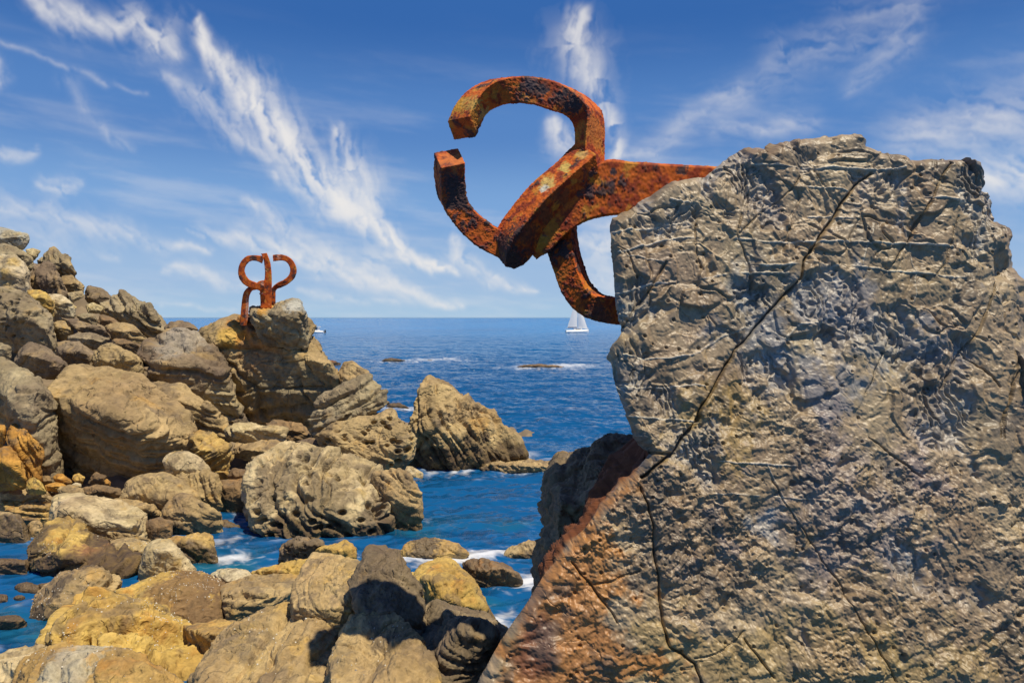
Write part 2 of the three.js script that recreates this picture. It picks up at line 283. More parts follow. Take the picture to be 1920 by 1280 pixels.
    hgt += Math.min(1.5, ra) * pxm * 0.35 * N3(ax / (pxm * 7), ay / (pxm * 7) + 5, az / (pxm * 7));
    x += nx * hgt; y += ny * hgt; z += nz * hgt;
    pos[i * 3] = x - mid.x; pos[i * 3 + 1] = y - mid.y; pos[i * 3 + 2] = z - mid.z;
    // colour of the stone itself
    const t1 = sst(-0.5, 0.5, 0.8 * lo + 0.5 * wob + 0.5 * lay * sa), fl = 1 + 0.24 * fine + 0.16 * N3(ax / pxm / 2.2, ay / pxm / 2.2, az / pxm / 2.2);
    const st = 0.8 * sst(0.85 - 1.6 * share, 1.6 - 1.6 * share, fbm(ax * F0 * 1.7 + 40, ay * F0 * 1.7, az * F0 * 1.7, 5, 0.62) + 0.35 * lay2 * sa + 0.2);
    let R = mix(cA[0], cB[0], t1), G = mix(cA[1], cB[1], t1), B = mix(cA[2], cB[2], t1);
    R = mix(R, cC[0], st); G = mix(G, cC[1], st); B = mix(B, cC[2], st);
    const pat = sst(0.0, 0.55, fbm(ax * F0 * 2.4 - 30, ay * F0 * 2.4, az * F0 * 2.4, 5, 0.6) - 0.1 + (k.patina ?? 0)) * 0.62;      // dark weathering crust
    R = mix(R, 0.15, pat); G = mix(G, 0.115, pat); B = mix(B, 0.082, pat);
    const band = sa > 0 ? 1 + 0.2 * clamp(sa, 0, 1.4) * (0.6 * lay2 + 0.5 * N3(sl * 32 * S, seed + 3, 0.5 * wob)) * sst(-0.35, 0.25, t1_) : 1; R *= band; G *= band; B *= band;
    for (const [sx, sy, srad, sr, sg, sb] of k.stains || []) {    // rust run-off and the like, at its place on the stone
      const q = un(f, sx, sy), c = P(q[0], q[1], d), rr = srad / FR[f][2] / FL * d, dd = Math.hypot(x - c.x, y - c.y) / rr;
      const m = sst(1.25, 0.6, dd + 0.45 * fine + 0.4 * wob); R = mix(R, sr, m); G = mix(G, sg, m); B = mix(B, sb, m);
    }
    const tide = sst(0.08, -0.06, y - wet + 0.35 * fbm(ax * 1.3, ay * 1.3, az * 1.3, 4)); // brown weed and barnacle crust up to the tide mark
    R = mix(R, 0.105 * (1 + 0.4 * fine), tide * 0.9); G = mix(G, 0.072 * (1 + 0.4 * fine), tide * 0.9); B = mix(B, 0.04, tide * 0.9);
    col[i * 3] = Math.max(0.01, R * fl * 1.15); col[i * 3 + 1] = Math.max(0.01, G * fl * 1.13); col[i * 3 + 2] = Math.max(0.01, B * fl * 1.02);
  }
  const m = meshOf(name, boxUV(geoOf(pos, new Uint32Array(index), col), seed, seed * 1.7), stone(380 * pxm, k.d === undefined ? 0.66 : 0.92));
  m.position.copy(mid); tag(m, label, k.cat ?? 'boulder', group);
  if (k.barn) {                                       // white barnacles crusting the stone
    const r = rng(seedN + 500), cone = new THREE.ConeGeometry(1, 0.9, 6, 1); cone.translate(0, 0.3, 0);
    const nm = m.geometry.attributes.normal, list = [], up = new THREE.Vector3(0, 1, 0), Q = new THREE.Quaternion(), M4 = new THREE.Matrix4();
    for (let t = 0; t < 40000 && list.length < k.barn; t++) {
      const i = Math.floor(r() * N), v = new THREE.Vector3().fromBufferAttribute(nm, i), p = new THREE.Vector3().fromArray(pos, i * 3);
      if (v.z < 0.05) continue;
      if (fbm((p.x + seed) * 2.2, p.y * 2.2, p.z * 2.2, 3) + 0.25 < r() * 0.6) continue;
      const s = 0.005 + 0.010 * r() * r(); list.push(M4.clone().compose(p, Q.setFromUnitVectors(up, v).clone(), new THREE.Vector3(s, s, s)));
    }
    const im = new THREE.InstancedMesh(cone, barnMat, list.length); list.forEach((q, i) => im.setMatrixAt(i, q)); im.name = 'barnacles'; im.userData.kind = 'stuff'; im.castShadow = im.receiveShadow = true; m.add(im);
  }
  return m;
}
const barnMat = paint(0.62, 0.58, 0.48, 0.9);

// ---------- ground under the boulders: one sheet of rubble sloping into the sea ----------
{
  const ctrl = [[0, 470, 28.5], [120, 545, 28], [240, 620, 27], [330, 655, 26], [420, 690, 24], [520, 740, 23], [0, 560, 24], [150, 640, 23.5], [300, 700, 22], [0, 700, 20], [200, 740, 19.5], [350, 790, 18.5], [480, 840, 18], [60, 850, 17], [250, 890, 16.6], [380, 880, 16.4], [100, 905, 15.6], [220, 925, 15.2], [0, 905, 15.5]]
    .map(([x, y, d]) => P(x, y, d)).concat([[40, 950, 14.4, -.1], [300, 950, 14.6, -.1], [500, 900, 17, -.25], [60, 1010, 13, -.4], [350, 1010, 13, -.5], [60, 1120, 10.6, -.5], [300, 1120, 10, -.25], [150, 1240, 8.2, -.15], [400, 1250, 8, -.1], [650, 1200, 8.6, -.1], [900, 1230, 8.4, -.4], [500, 1050, 12, -.5], [700, 1000, 13, -1.2], [700, 880, 19, -1], [850, 900, 18, -1.6], [900, 1050, 12, -1.4], [1000, 1000, 14, -1.8], [620, 800, 24, -1], [560, 700, 32, -1.5], [400, 660, 34, -1], [200, 600, 36, 0], [0, 560, 38, 2], [-300, 560, 26, 6], [-300, 900, 17, 1.5], [-300, 1200, 9, .2], [800, 760, 34, -2.5]].map(([x, y, d, h]) => { const p = P(x, y, d); p.y = h; return p; }));
  const nx = 260, nz = 300, X0 = -24, X1 = 2.5, Z0 = -38, Z1 = -6.5, pos = new Float32Array((nx + 1) * (nz + 1) * 3), col = new Float32Array(pos.length), idx = [];
  for (let j = 0; j <= nz; j++) for (let i = 0; i <= nx; i++) {
    const x = mix(X0, X1, i / nx), z = mix(Z0, Z1, j / nz), k = (j * (nx + 1) + i) * 3; let s = 0, w = 0;
    for (const c of ctrl) { const q = 1 / Math.pow((c.x - x) ** 2 + (c.z - z) ** 2 + 0.3, 1.7); s += q * c.y; w += q; }
    const wv = worley(x * 1.5, 3.1, z * 1.5), land = sst(-0.8, 0.2, s / w);
    const fine = fbm(x * 4, 1.5, z * 4, 4);
    pos[k] = x; pos[k + 1] = s / w - 0.12 + land * (0.28 * (0.5 - wv.f1) + 0.08 * fine + 0.18 * (wv.id - 0.5)); pos[k + 2] = z;
    const t = sst(-0.5, 0.5, fbm(x * 0.7, 0.2, z * 0.7, 3)), e = 1 + 0.3 * fine;
    col[k] = mix(.27, .17, t) * e; col[k + 1] = mix(.20, .13, t) * e; col[k + 2] = mix(.115, .085, t) * e;
    if (i < nx && j < nz) { const a = j * (nx + 1) + i; idx.push(a, a + nx + 1, a + 1, a + 1, a + nx + 1, a + nx + 2); }
  }
  tag(meshOf('rocky_ground', geoOf(pos, new Uint32Array(idx), col), rockMat), 'brown rubble shore showing between the boulders on the left', null, null, 'structure');
  // the sea bed, far below
  const bedg = new THREE.CylinderGeometry(26000, 26000, 0.5, 48); bedg.translate(0, -6.5, 0);
  tag(meshOf('sea_bed', bedg, paint(.16, .15, .10, 1)), 'sand far below the water', null, null, 'structure');
}

// ---------- the sea: rings round the shore, finer where nearer ----------
{
  const rings = []; for (let r = 3; r < 24000;) { rings.push(r); r += Math.max(0.02, Math.min(r * 0.25, r * r * 1.25 / 5600)); } rings.push(24500);
  const A = []; const half = 0.64; for (let i = 0; i <= 620; i++) A.push(-half + 2 * half * i / 620); for (let i = 1; i < 60; i++) A.push(half + (2 * Math.PI - 2 * half) * i / 60);
  const nr = rings.length, na = A.length, pos = new Float32Array(nr * na * 3), col = new Float32Array(pos.length), idx = [];
  // where the swell breaks: column, row, half width, half height in metres, strength
  const surf = [[1010, 690, 3.2, 3.5, .9], [1060, 686, 3, 2, .9], [735, 678, 2.4, 2.5, .6], [820, 676, 2.6, 3, .9], [745, 770, 1.4, 1.0, .8], [960, 858, 1.1, .7, .8], [915, 868, 1.3, .5, .9], [880, 878, 1.2, .4, .5], [835, 886, .8, .35, .4], [960, 887, 1.2, .3, .7], [790, 1052, .7, .35, 1.2], [860, 1052, .5, .3, 1], [925, 1038, .55, .2, 1.2], [900, 1042, .3, .2, .8], [985, 1098, .35, .3, .9], [1000, 1085, .3, .3, .7], [410, 1018, .35, .3, 1.1], [435, 1052, .45, .25, .9], [455, 940, .3, .6, .9], [470, 965, .5, .4, .6], [770, 975, .5, .3, .4], [935, 1170, .3, .4, .7], [590, 626, 5, 5, .7], [1082, 625, 5, 4, .5], [60, 1010, .4, .3, .6], [100, 1050, .35, .3, .35]]
    .map(([x, y, a, b, s]) => { const d = EYE * FL / (y - HOR); return [(x - CX) / FL * d, -d, a, b, s]; });
  for (let j = 0; j < nr; j++) for (let i = 0; i < na; i++) {
    const r = rings[j], x = Math.sin(A[i]) * r, z = -Math.cos(A[i]) * r, k = (j * na + i) * 3;
    const calm = sst(5, 30, r), sw = fbm(x * 0.22, 1.1, z * 0.33, 2);
    const a1 = ridged(x * 0.42 + 0.3 * sw, 2.3, z * 0.75 + 0.3 * sw, 3), a2 = fbm(x * 1.7, 4.5, z * 2.5, 3), a3 = r < 60 ? N3(x * 6.5, 6.1, z * 8) : 0;
    const y = (0.03 + 0.10 * calm) * sw + (0.035 + 0.035 * calm) * a1 + (0.034 + 0.02 * calm) * a2 + 0.014 * a3;
    pos[k] = x; pos[k + 1] = y; pos[k + 2] = z;
    // water tint: greener over shoals, in drifting patches
    const green = sst(0.1, 0.7, fbm(x * 0.35 + 9, 7.7, z * 0.5, 3)) * sst(17, 11, r), pat = fbm(x * 0.03, 3.3, z * 0.012, 3);
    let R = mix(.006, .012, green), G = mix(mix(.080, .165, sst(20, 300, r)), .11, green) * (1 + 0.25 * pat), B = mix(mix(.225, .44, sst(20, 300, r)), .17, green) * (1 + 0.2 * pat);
    let fo = 0; for (const [sx, sz, sa, sb, ss] of surf) { const e = ((x - sx) / sa) ** 2 + ((z - sz) / sb) ** 2; if (e < 6) fo += ss * Math.exp(-e); }
    if (fo > 0.03) { const q = Math.max(1, r / 14), lace = ridged(x * 2.3 / q + 0.5 * a2, 8.8, z * 2.6 / q + 0.6 * a1, 5); fo = 0.8 * sst(0.85, 1.8, fo * 0.9 + 0.65 * lace); }
    else fo = 0;
    const cap = r < 140 ? sst(1.0, 1.5, a1 * 0.6 + a2 * 0.55 + 0.25 * sw) * 0.25 : 0; fo = Math.max(fo, cap);
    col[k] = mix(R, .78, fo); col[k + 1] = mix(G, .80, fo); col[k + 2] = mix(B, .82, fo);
    
    if (j < nr - 1) { const a = j * na + i, b = j * na + (i + 1) % na; idx.push(a, b, a + na, b, b + na, a + na); }
  }
  // ripples as a tiling normal map, 9 m wide
  const S = 512, hgt = new Float32Array(S * S), nd = new Uint8Array(S * S * 4);
  const wave = rng(91), W = []; for (let i = 0; i < 90; i++) { const f = 1 + Math.floor(Math.pow(wave(), 1.6) * 34), a = (wave() - 0.5) * 2.2 + 1.57; const kx = Math.round(f * Math.cos(a)), ky = Math.round(f * Math.sin(a)); if (kx || ky) W.push([kx, ky, wave() * 6.283, 1 / Math.pow(Math.hypot(kx, ky), 1.15)]); }
  for (let j = 0; j < S; j++) for (let i = 0; i < S; i++) { let s = 0; for (const [kx, ky, ph, a] of W) s += a * Math.sin(2 * Math.PI * (kx * i + ky * j) / S + ph); hgt[j * S + i] = s; }
  for (let j = 0; j < S; j++) for (let i = 0; i < S; i++) { const dx = (hgt[j * S + (i + 1) % S] - hgt[j * S + (i + S - 1) % S]) * 3.1, dy = (hgt[((j + 1) % S) * S + i] - hgt[((j + S - 1) % S) * S + i]) * 3.1, L = Math.hypot(dx, dy, 1), k = (j * S + i) * 4; nd[k] = (0.5 - 0.5 * dx / L) * 255; nd[k + 1] = (0.5 - 0.5 * dy / L) * 255; nd[k + 2] = (0.5 + 0.5 / L) * 255; nd[k + 3] = 255; }
  const nt = new THREE.DataTexture(nd, S, S); nt.wrapS = nt.wrapT = THREE.RepeatWrapping; nt.magFilter = THREE.LinearFilter; nt.minFilter = THREE.LinearMipmapLinearFilter; nt.generateMipmaps = true; nt.needsUpdate = true;
  const sg = geoOf(pos, new Uint32Array(idx), col), suv = new Float32Array(nr * na * 2); for (let i = 0; i < nr * na; i++) { suv[i * 2] = (pos[i * 3] + 0.2 * pos[i * 3 + 2]) / 9; suv[i * 2 + 1] = -pos[i * 3 + 2] / 9; } sg.setAttribute('uv', new THREE.BufferAttribute(suv, 2));
  const m = new THREE.MeshPhysicalMaterial({ vertexColors: true, roughness: 0.14, ior: 1.33, specularIntensity: 0.5, normalMap: nt, normalScale: new THREE.Vector2(1, 1) }); m.name = 'sea water';
  tag(meshOf('sea', sg, m), 'deep blue sea with small waves reaching to the horizon', null, null, 'structure');
}

// ---------- the great rock on the right ----------
{
  const lean = 0.215, TOP = P(1150, 420, 5.25);                       // face plane: leaning back
  const eu = new THREE.Vector3(1, 0, -0.03).normalize(), ev = new THREE.Vector3(0.0, Math.cos(lean), -Math.sin(lean)), en = eu.clone().cross(ev).normalize();
  const toUV = (px, py) => { const dir = P(px, py, 1).sub(STAND), t = TOP.clone().sub(STAND).dot(en) / dir.dot(en), q = dir.multiplyScalar(t).add(STAND).sub(TOP); return [q.dot(eu), q.dot(ev)]; };
  const UV = (f, L) => L.map(([x, y]) => toUV(...un(f, x, y)));
  const outline = [
    ...UV('G', [[62, 420], [70, 395], [130, 370], [190, 325], [250, 290], [290, 262], [330, 240], [400, 226], [470, 215], [500, 190], [520, 170], [560, 150], [600, 140], [650, 118], [700, 110], [718, 113], [728, 128], [760, 95], [800, 75], [850, 68], [900, 60], [1000, 45], [1090, 38], [1145, 35], [1156, 62], [1150, 95], [1200, 120], [1320, 145], [1330, 160], [1450, 155], [1580, 155], [1622, 165], [1660, 195], [1700, 190], [1724, 208], [1706, 248], [1694, 272], [1738, 296], [1768, 330], [1806, 364], [1830, 410], [1828, 460], [1812, 510], [1850, 545], [1884, 600], [1950, 700], [2020, 900]]),
    ...UV('p', [[2070, 900], [2120, 1300], [2120, 1900], [760, 1900], [800, 1620], [850, 1420]]),
    ...UV('F', [[60, 1280], [100, 1205], [200, 1040], [300, 900], [370, 785], [450, 690], [500, 620], [560, 560], [650, 440], [720, 360], [815, 292], [828, 262], [852, 222], [882, 186], [850, 168], [800, 110], [780, 40], [758, 5]]),
    ...UV('G', [[130, 1230], [95, 1130], [80, 1060], [68, 990], [80, 935], [112, 885], [118, 858], [100, 840], [85, 760], [75, 640], [64, 520]]),
  ];
  const nO = outline.length, U0 = -2.6, U1 = 4.6, V0 = -4.9, V1 = 1.35;
  // line features in the plane
  const lines = (f, L, w, s) => ({ p: UV(f, L), w, s });
  const cracks = [
    lines('G', [[1160, 215], [1090, 265], [1030, 345], [1000, 400], [930, 500], [870, 590], [862, 660], [800, 720], [720, 810], [650, 900], [580, 970], [520, 1080], [440, 1210], [400, 1290]], .0085, .06),
    lines('F', [[1110, 0], [1040, 95], [985, 180], [930, 215], [885, 250], [830, 300]], .011, .08),
    lines('F', [[985, 180], [930, 188], [880, 186]], .010, .06),
    lines('F', [[830, 340], [865, 420], [893, 540], [903, 680], [925, 800], [932, 920], [950, 1030], [975, 1100], [1050, 1160], [1105, 1200], [1120, 1260], [1150, 1400]], .006, .045),
    lines('F', [[500, 700], [590, 810], [660, 890], [720, 985]], .007, .03), lines('F', [[610, 815], [700, 790], [830, 745]], .005, .025),
    lines('F', [[1340, 1080], [1400, 1160], [1480, 1260]], .006, .03), lines('F', [[1340, 1040], [1240, 1130], [1100, 1170]], .005, .02),
    lines('H', [[690, 1010], [750, 1110], [800, 1190], [850, 1280]], .005, .028), lines('H', [[690, 1010], [620, 880], [510, 720], [440, 620], [330, 450]], .004, .02),
    lines('H', [[1360, 0], [1310, 150], [1290, 280]], .007, .035), lines('H', [[730, 270], [840, 350], [960, 440]], .005, .025),
    lines('G', [[290, 590], [240, 680], [180, 760], [115, 862]], .008, .035), lines('G', [[1400, 340], [1330, 480], [1250, 600]], .005, .025), lines('G', [[860, 230], [790, 310], [680, 390], [600, 470]], .005, .022),
    lines('G', [[1490, 170], [1440, 260], [1380, 370], [1310, 510]], .006, .03), lines('G', [[1700, 680], [1620, 880], [1555, 970], [1480, 1120]], .007, .035), lines('G', [[1555, 970], [1640, 1050], [1700, 1120]], .006, .03),
    lines('G', [[1520, 400], [1470, 600], [1440, 650]], .004, .02), lines('G', [[1790, 1010], [1740, 1200], [1700, 1330]], .008, .04), lines('G', [[610, 380], [590, 480], [640, 600], [660, 720]], .005, .02),
    lines('G', [[1270, 890], [1200, 1010], [1140, 1150]], .004, .02), lines('G', [[420, 360], [420, 520], [440, 620]], .005, .02),
  ];
  const veins = [
    lines('G', [[70, 455], [200, 450], [370, 410]], .007, .010), lines('G', [[90, 545], [200, 515], [330, 480], [460, 485], [600, 492], [740, 512], [900, 505], [1020, 508], [1200, 512], [1400, 522], [1500, 530]], .008, .012),
    lines('G', [[80, 720], [230, 680], [400, 660], [560, 640], [720, 635], [800, 640]], .008, .012), lines('G', [[110, 975], [220, 990], [350, 990], [440, 965], [520, 910], [650, 850]], .007, .010),
    lines('G', [[90, 1115], [280, 1115], [420, 1105], [510, 1108], [660, 1090]], .006, .008), lines('G', [[680, 605], [900, 605], [1120, 610], [1300, 632], [1450, 648], [1560, 660]], .008, .012),
    lines('G', [[640, 180], [900, 190], [1120, 200], [1290, 200]], .008, .014), lines('G', [[890, 395], [1000, 400], [1150, 405]], .006, .010), lines('G', [[880, 265], [1060, 290]], .006, .01),
    lines('G', [[1260, 322], [1400, 325], [1560, 342]], .007, .012), lines('G', [[310, 322], [400, 335]], .007, .01), lines('G', [[140, 1240], [280, 1250]], .006, .008), lines('G', [[770, 640], [850, 580], [960, 440], [1060, 290]], .004, .006),
    lines('F', [[800, 5], [1100, 30]], .006, .008), lines('F', [[940, 185], [1100, 205], [1300, 228], [1560, 245]], .006, .008), lines('F', [[1180, 370], [1400, 385], [1600, 402], [1740, 410]], .005, .007),
    lines('F', [[1430, 240], [1500, 370], [1600, 530], [1720, 690]], .004, .006), lines('F', [[780, 100], [920, 98]], .005, .008), lines('G', [[1340, 240], [1290, 420], [1350, 640], [1340, 760]], .004, .006), lines('G', [[1120, 610], [1130, 540], [1170, 430]], .005, .01),
    lines('G', [[210, 750], [350, 745], [460, 735]], .004, .006), lines('G', [[130, 560], [240, 580], [330, 600]], .004, .006), lines('G', [[790, 915], [860, 850], [960, 845]], .005, .008), lines('G', [[1250, 830], [1350, 790], [1500, 800]], .003, .004),
  ];
  const segs = (L) => L.flatMap((l) => l.p.slice(0, -1).map((a, i) => [a[0], a[1], l.p[i + 1][0], l.p[i + 1][1], l.w, l.s]));
  // segments sorted into a coarse grid
  const CELL = 0.1, gridOf = (S, reach) => { const M = new Map(); for (const s of S) { const n = Math.ceil(Math.hypot(s[2] - s[0], s[3] - s[1]) / 0.05) + 1, seen = new Set(); for (let i = 0; i <= n; i++) { const u = mix(s[0], s[2], i / n), v = mix(s[1], s[3], i / n); for (let a = -reach; a <= reach; a++) for (let b = -reach; b <= reach; b++) { const key = Math.floor(u / CELL) + a + 1000 * (Math.floor(v / CELL) + b); if (!seen.has(key)) { seen.add(key); if (!M.has(key)) M.set(key, []); M.get(key).push(s); } } } } return M; };
  const gC = gridOf(segs(cracks), 1), gV = gridOf(segs(veins), 1);
  const near = (M, u, v, fn) => { let best = 0; for (const s of M.get(Math.floor(u / CELL) + 1000 * Math.floor(v / CELL)) || []) { const dx = s[2] - s[0], dy = s[3] - s[1], t = clamp(((u - s[0]) * dx + (v - s[1]) * dy) / (dx * dx + dy * dy + 1e-9)), D = Math.hypot(u - s[0] - dx * t, v - s[1] - dy * t), q = fn(D, s); if (q > best) best = q; } return best; };
  const cornerEdge = UV('G', [[1560, 150], [1600, 220], [1640, 330], [1668, 450], [1695, 640], [1745, 860], [1795, 1010], [1830, 1300], [1850, 1700], [1870, 2600]]);
  const edgeU = (v) => { for (let i = 0; i + 1 < cornerEdge.length; i++) if (v <= cornerEdge[i][1] && v > cornerEdge[i + 1][1]) return mix(cornerEdge[i][0], cornerEdge[i + 1][0], (v - cornerEdge[i][1]) / (cornerEdge[i + 1][1] - cornerEdge[i][1])); return v > 0 ? cornerEdge[0][0] : cornerEdge.at(-1)[0]; };
  const strip0 = toUV(1205, 862), strip1 = toUV(930, 1262);
  const [oc, oo] = [toUV(1360, 800), toUV(1100, 1130)], blu = toUV(1560, 640), whi = toUV(1240, 600), pur = toUV(1560, 960), rusty = toUV(1060, 1130), rusty2 = toUV(1010, 1230), wspot = toUV(1440, 985);
  // grid steps: fine in view, coarse below and beyond
  const US = [], VS = [], step = 0.0058; for (let u = U0; u < U1;) { US.push(u); u += u < -0.4 ? 0.011 : u < 2.95 ? step : 0.03; } for (let v = V0; v < V1;) { VS.push(v); v += v < -3.05 ? 0.05 : step; }
  const nu = US.length, nv = VS.length, pos = new Float32Array(nu * nv * 3), col = new Float32Array(pos.length), idx = [], uvs = new Float32Array(nu * nv * 2);
  const keep = new Uint8Array(nu * nv), under = new Uint8Array(nu * nv), idxU = [];
  for (let j = 0; j < nv; j++) for (let i = 0; i < nu; i++) {
    let u = US[i], v = VS[j]; const k = (j * nu + i) * 3, gu = u, gv = v;
    // signed distance to the outline (negative inside) and the nearest boundary point
    let bd = 1e9, bu = 0, bv = 0, nuX = 0, nvY = 0, inside = false;
    for (let a = 0, b = nO - 1; a < nO; b = a++) {
      const p = outline[b], q = outline[a], dx = q[0] - p[0], dy = q[1] - p[1], t = clamp(((u - p[0]) * dx + (v - p[1]) * dy) / (dx * dx + dy * dy + 1e-9)), eu_ = u - p[0] - dx * t, ev_ = v - p[1] - dy * t, D = eu_ * eu_ + ev_ * ev_;
      if (D < bd) { bd = D; bu = p[0] + dx * t; bv = p[1] + dy * t; }
      if ((q[1] > v) !== (p[1] > v) && u < (p[0] - q[0]) * (v - q[1]) / (p[1] - q[1]) + q[0]) inside = !inside;
    }
    bd = Math.sqrt(bd); const sd = inside ? -bd : bd;
    if (bd > 1e-5) { nuX = (u - bu) / sd; nvY = (v - bv) / sd; }
    let back = 0, inU = 0, inV = 0, wall = 0;
    const R = 0.07;
    if (bd < (gu < -0.4 ? 0.0075 : 0.0042)) { u = bu; v = bv; back = R; }
    else if (inside) { if (bd < R) back = R * (1 - bd / R) ** 2; }
    else {
      u = bu; v = bv; wall = bd;
      const low = bv < strip0[1] + 0.05 && bu < strip0[0] + 0.1;
      const reach = low ? 0.85 * clamp((bv - strip1[1]) / (strip0[1] - strip1[1])) ** 1.6 : 0;
      back = R + 2 * bd + 13 * bd * bd;
      const over = Math.max(0, back - R - reach), taper = low ? 0.9 : bu < 0.5 ? 0.42 : 0.22;
      inU = -nuX * over * taper; inV = -Math.max(0, nvY) * over * taper;
    }
    keep[j * nu + i] = wall < 0.34 ? 1 : 0;
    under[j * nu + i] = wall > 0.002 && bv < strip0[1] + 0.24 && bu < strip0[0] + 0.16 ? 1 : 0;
    // the right-hand side turns away
    const eU = edgeU(v), past = u - eU; if (past > -0.12) back += 0.9 * (Math.sqrt(past * past + 0.004) + past) * 0.5 * 0.8;
    // relief along the face normal
    const x = u + 50, y = v + 50, z3 = back, n1 = fbm(x * 0.8, y * 0.8, z3, 3), w1 = N3(x * 2.3, y * 2.3, z3 + 4), w2 = N3(x * 2.3 + 30, y * 2.3, z3);
    const zone = sst(-1.15, -1.75, v + 0.35 * w1 + 0.28 * (u - 1.2));                 // 0 blocky top, 1 rough foot
    let h = 0.03 * n1; const T1 = fbm(x * 1.35 + 0.3 * w1, y * 1.5, z3 + 2, 4, 0.5), T2 = fbm(x * 3.6 + 0.4 * w2, y * 4.2 + 4, z3 * 2, 4, 0.52); h += 0.038 * terr(T1, 4, 0.10) + mix(0.015, 0.020, zone) * terr(T2, 3.2, 0.12);
    const c1 = worley(x * 4.6 + 0.9 * w1 + 0.35 * N3(x * 6, y * 6, 1), y * 4.6 + 0.9 * w2 + 0.35 * N3(x * 6, y * 6, 8), z3 * 2 + 0.5), e1 = c1.f2 - c1.f1, id1 = c1.id, c1dx = c1.dx, c1dy = c1.dy;
    h += (1 - zone) * (0.034 * (id1 - 0.5) * sst(0, 0.12, e1) + 0.022 * sst(0, 0.2, e1) * (c1dx * Math.sin(id1 * 40) + c1dy * Math.cos(id1 * 70)) - 0.011 * sst(-0.2, 0.5, N3(x * 2.9, y * 2.9, 3.3)) * Math.exp(-e1 * e1 / 0.002));
    const c2 = worley(x * 11 + 0.8 * w2, y * 11 + 0.6 * w1, z3 * 3 + 1.5), e2 = c2.f2 - c2.f1, m2 = sst(-0.2, 0.4, N3(x * 1.7, y * 1.7, 9));
    h += mix(0.45, 0.9, zone) * m2 * (0.024 * (c2.id - 0.5) * sst(0, 0.3, e2) + 0.010 * sst(0.6, 0.1, c2.f1));
    const holl = sst(0.13, 0.46, fbm(x * 2.0 + 11, y * 1.5, 3.7, 4) - 0.3 * zone + 0.15 * Math.exp(-(((u - blu[0]) / 0.75) ** 2 + ((v - blu[1]) / 0.55) ** 2)) + 0.16 * Math.exp(-(((u - whi[0]) / 0.28) ** 2 + ((v - whi[1]) / 0.7) ** 2)));
    const lv = 5 * (fbm(x * 2.6, y * 1.7, 1.9, 2) + 0.12 * fbm(x * 14, y * 14, 2.9, 2) + 0.5), fr = lv - Math.floor(lv);
    h -= holl * (0.030 + 0.020 * (1 - sst(0.25, 0.75, fr)) + 0.02 * N3(x * 5, y * 4, 2));
    const ru = x * 0.86 + y * 0.5, rv = y * 0.86 - x * 0.5;
    const rough = ridged(ru * 6, rv * 9.5, z3 * 2 + 2, 4), rough2 = fbm(ru * 17, rv * 24, z3 * 3, 3, 0.6);
    const flk = fbm(ru * 5.2, rv * 9, z3 * 2 + 2, 4, 0.56), fm = sst(-0.35, 0.35, fbm(x * 1.1 + 21, y * 1.3, 0.7, 2)); h += mix(0.005, 0.034, zone) * mix(0.35, 1, fm) * terr(flk, 3, 0.18) + mix(0.003, 0.009, zone) * mix(0.3, 1, fm) * rough + mix(0.0015, 0.005, zone) * rough2;
    const bumps = N3(x * 8.5 + w1, y * 10 + w2, 5.5); h += 0.022 * sst(0.25, 0.7, bumps) * sst(-0.1, 0.3, N3(x * 1.2 + 7, y * 1.2, 0.4)) - 0.028 * sst(0.35, 0.75, N3(x * 7, y * 7.5 + 20, 2.2));
    const c3 = worley(x * 15, y * 15, 7.5), hole = sst(0.20, 0.12, c3.f1) * (c3.id > 0.55 ? 1 : 0); h -= 0.02 * hole;
    const wsp = Math.exp(-(((u - wspot[0]) / 0.16) ** 2 + ((v - wspot[1]) / 0.13) ** 2)); h -= 0.03 * wsp;
    const grain = fbm(x * 48, y * 48, z3 * 4, 2, 0.7); h += 0.0014 * grain;
    const wu = u + 0.012 * N3(x * 9, y * 9, 1.1), wv_ = v + 0.012 * N3(x * 9 + 5, y * 9, 7.1);
    h -= near(gC, wu, wv_, (D, s) => s[5] * Math.exp(-((D / (s[4] * (0.75 + 0.5 * w2))) ** 2)) + 0.14 * s[5] * Math.exp(-((D / (s[4] * 3)) ** 2)));
    const vein = near(gV, wu, wv_, (D, s) => s[5] * Math.exp(-((D / (s[4] * 0.8)) ** 2))) * sst(-0.6, 0.15, fbm(x * 3.7, y * 3.7, 0.5, 3)); h += 1.1 * vein;
    if (past > 0) { const ks = worley(y * 2.8, z3 * 2.2, 4.4); h += 0.16 * sst(0.75, 0.1, ks.f1) - 0.05 + 0.05 * fbm(y * 5, z3 * 5, 1, 3); }
    const wob = wall > 0 ? sst(0, 0.02, wall) * (0.06 * fbm(v * 3 + 9, z3 * 3, u * 3, 4, 0.6) + 0.012 * fbm(v * 14, z3 * 12, u * 14, 3)) : 0;
    const q = TOP.clone().addScaledVector(eu, u + inU + nuX * wob).addScaledVector(ev, v + inV + nvY * wob).addScaledVector(en, h * (wall > 0 ? Math.exp(-wall * 45) : 1));
    // walls run straight back from the face
    if (back > 0) { q.x += 0; q.z -= back * 1.0; }
    pos[k] = q.x - TOP.x; pos[k + 1] = q.y - TOP.y; pos[k + 2] = q.z - TOP.z;
    uvs[(j * nu + i) * 2] = u * 0.94 + v * 0.34 + back * 0.9; uvs[(j * nu + i) * 2 + 1] = v * 0.94 - u * 0.34 + back * 0.3;
    // colour
    const tone = sst(-0.6, 0.6, n1 + 0.6 * w1 + 0.5 * (id1 - 0.5)); let r = mix(.375, .27, tone), g = mix(.29, .195, tone), b = mix(.177, .115, tone);
    const blob = (c, ru_, rv_, s) => sst(0.36, 0.68, s * Math.exp(-(((u - c[0]) / ru_) ** 2 + ((v - c[1]) / rv_) ** 2)) + 0.42 * fbm(x * 2.9, y * 2.9, 6.6 + s, 6, 0.66));
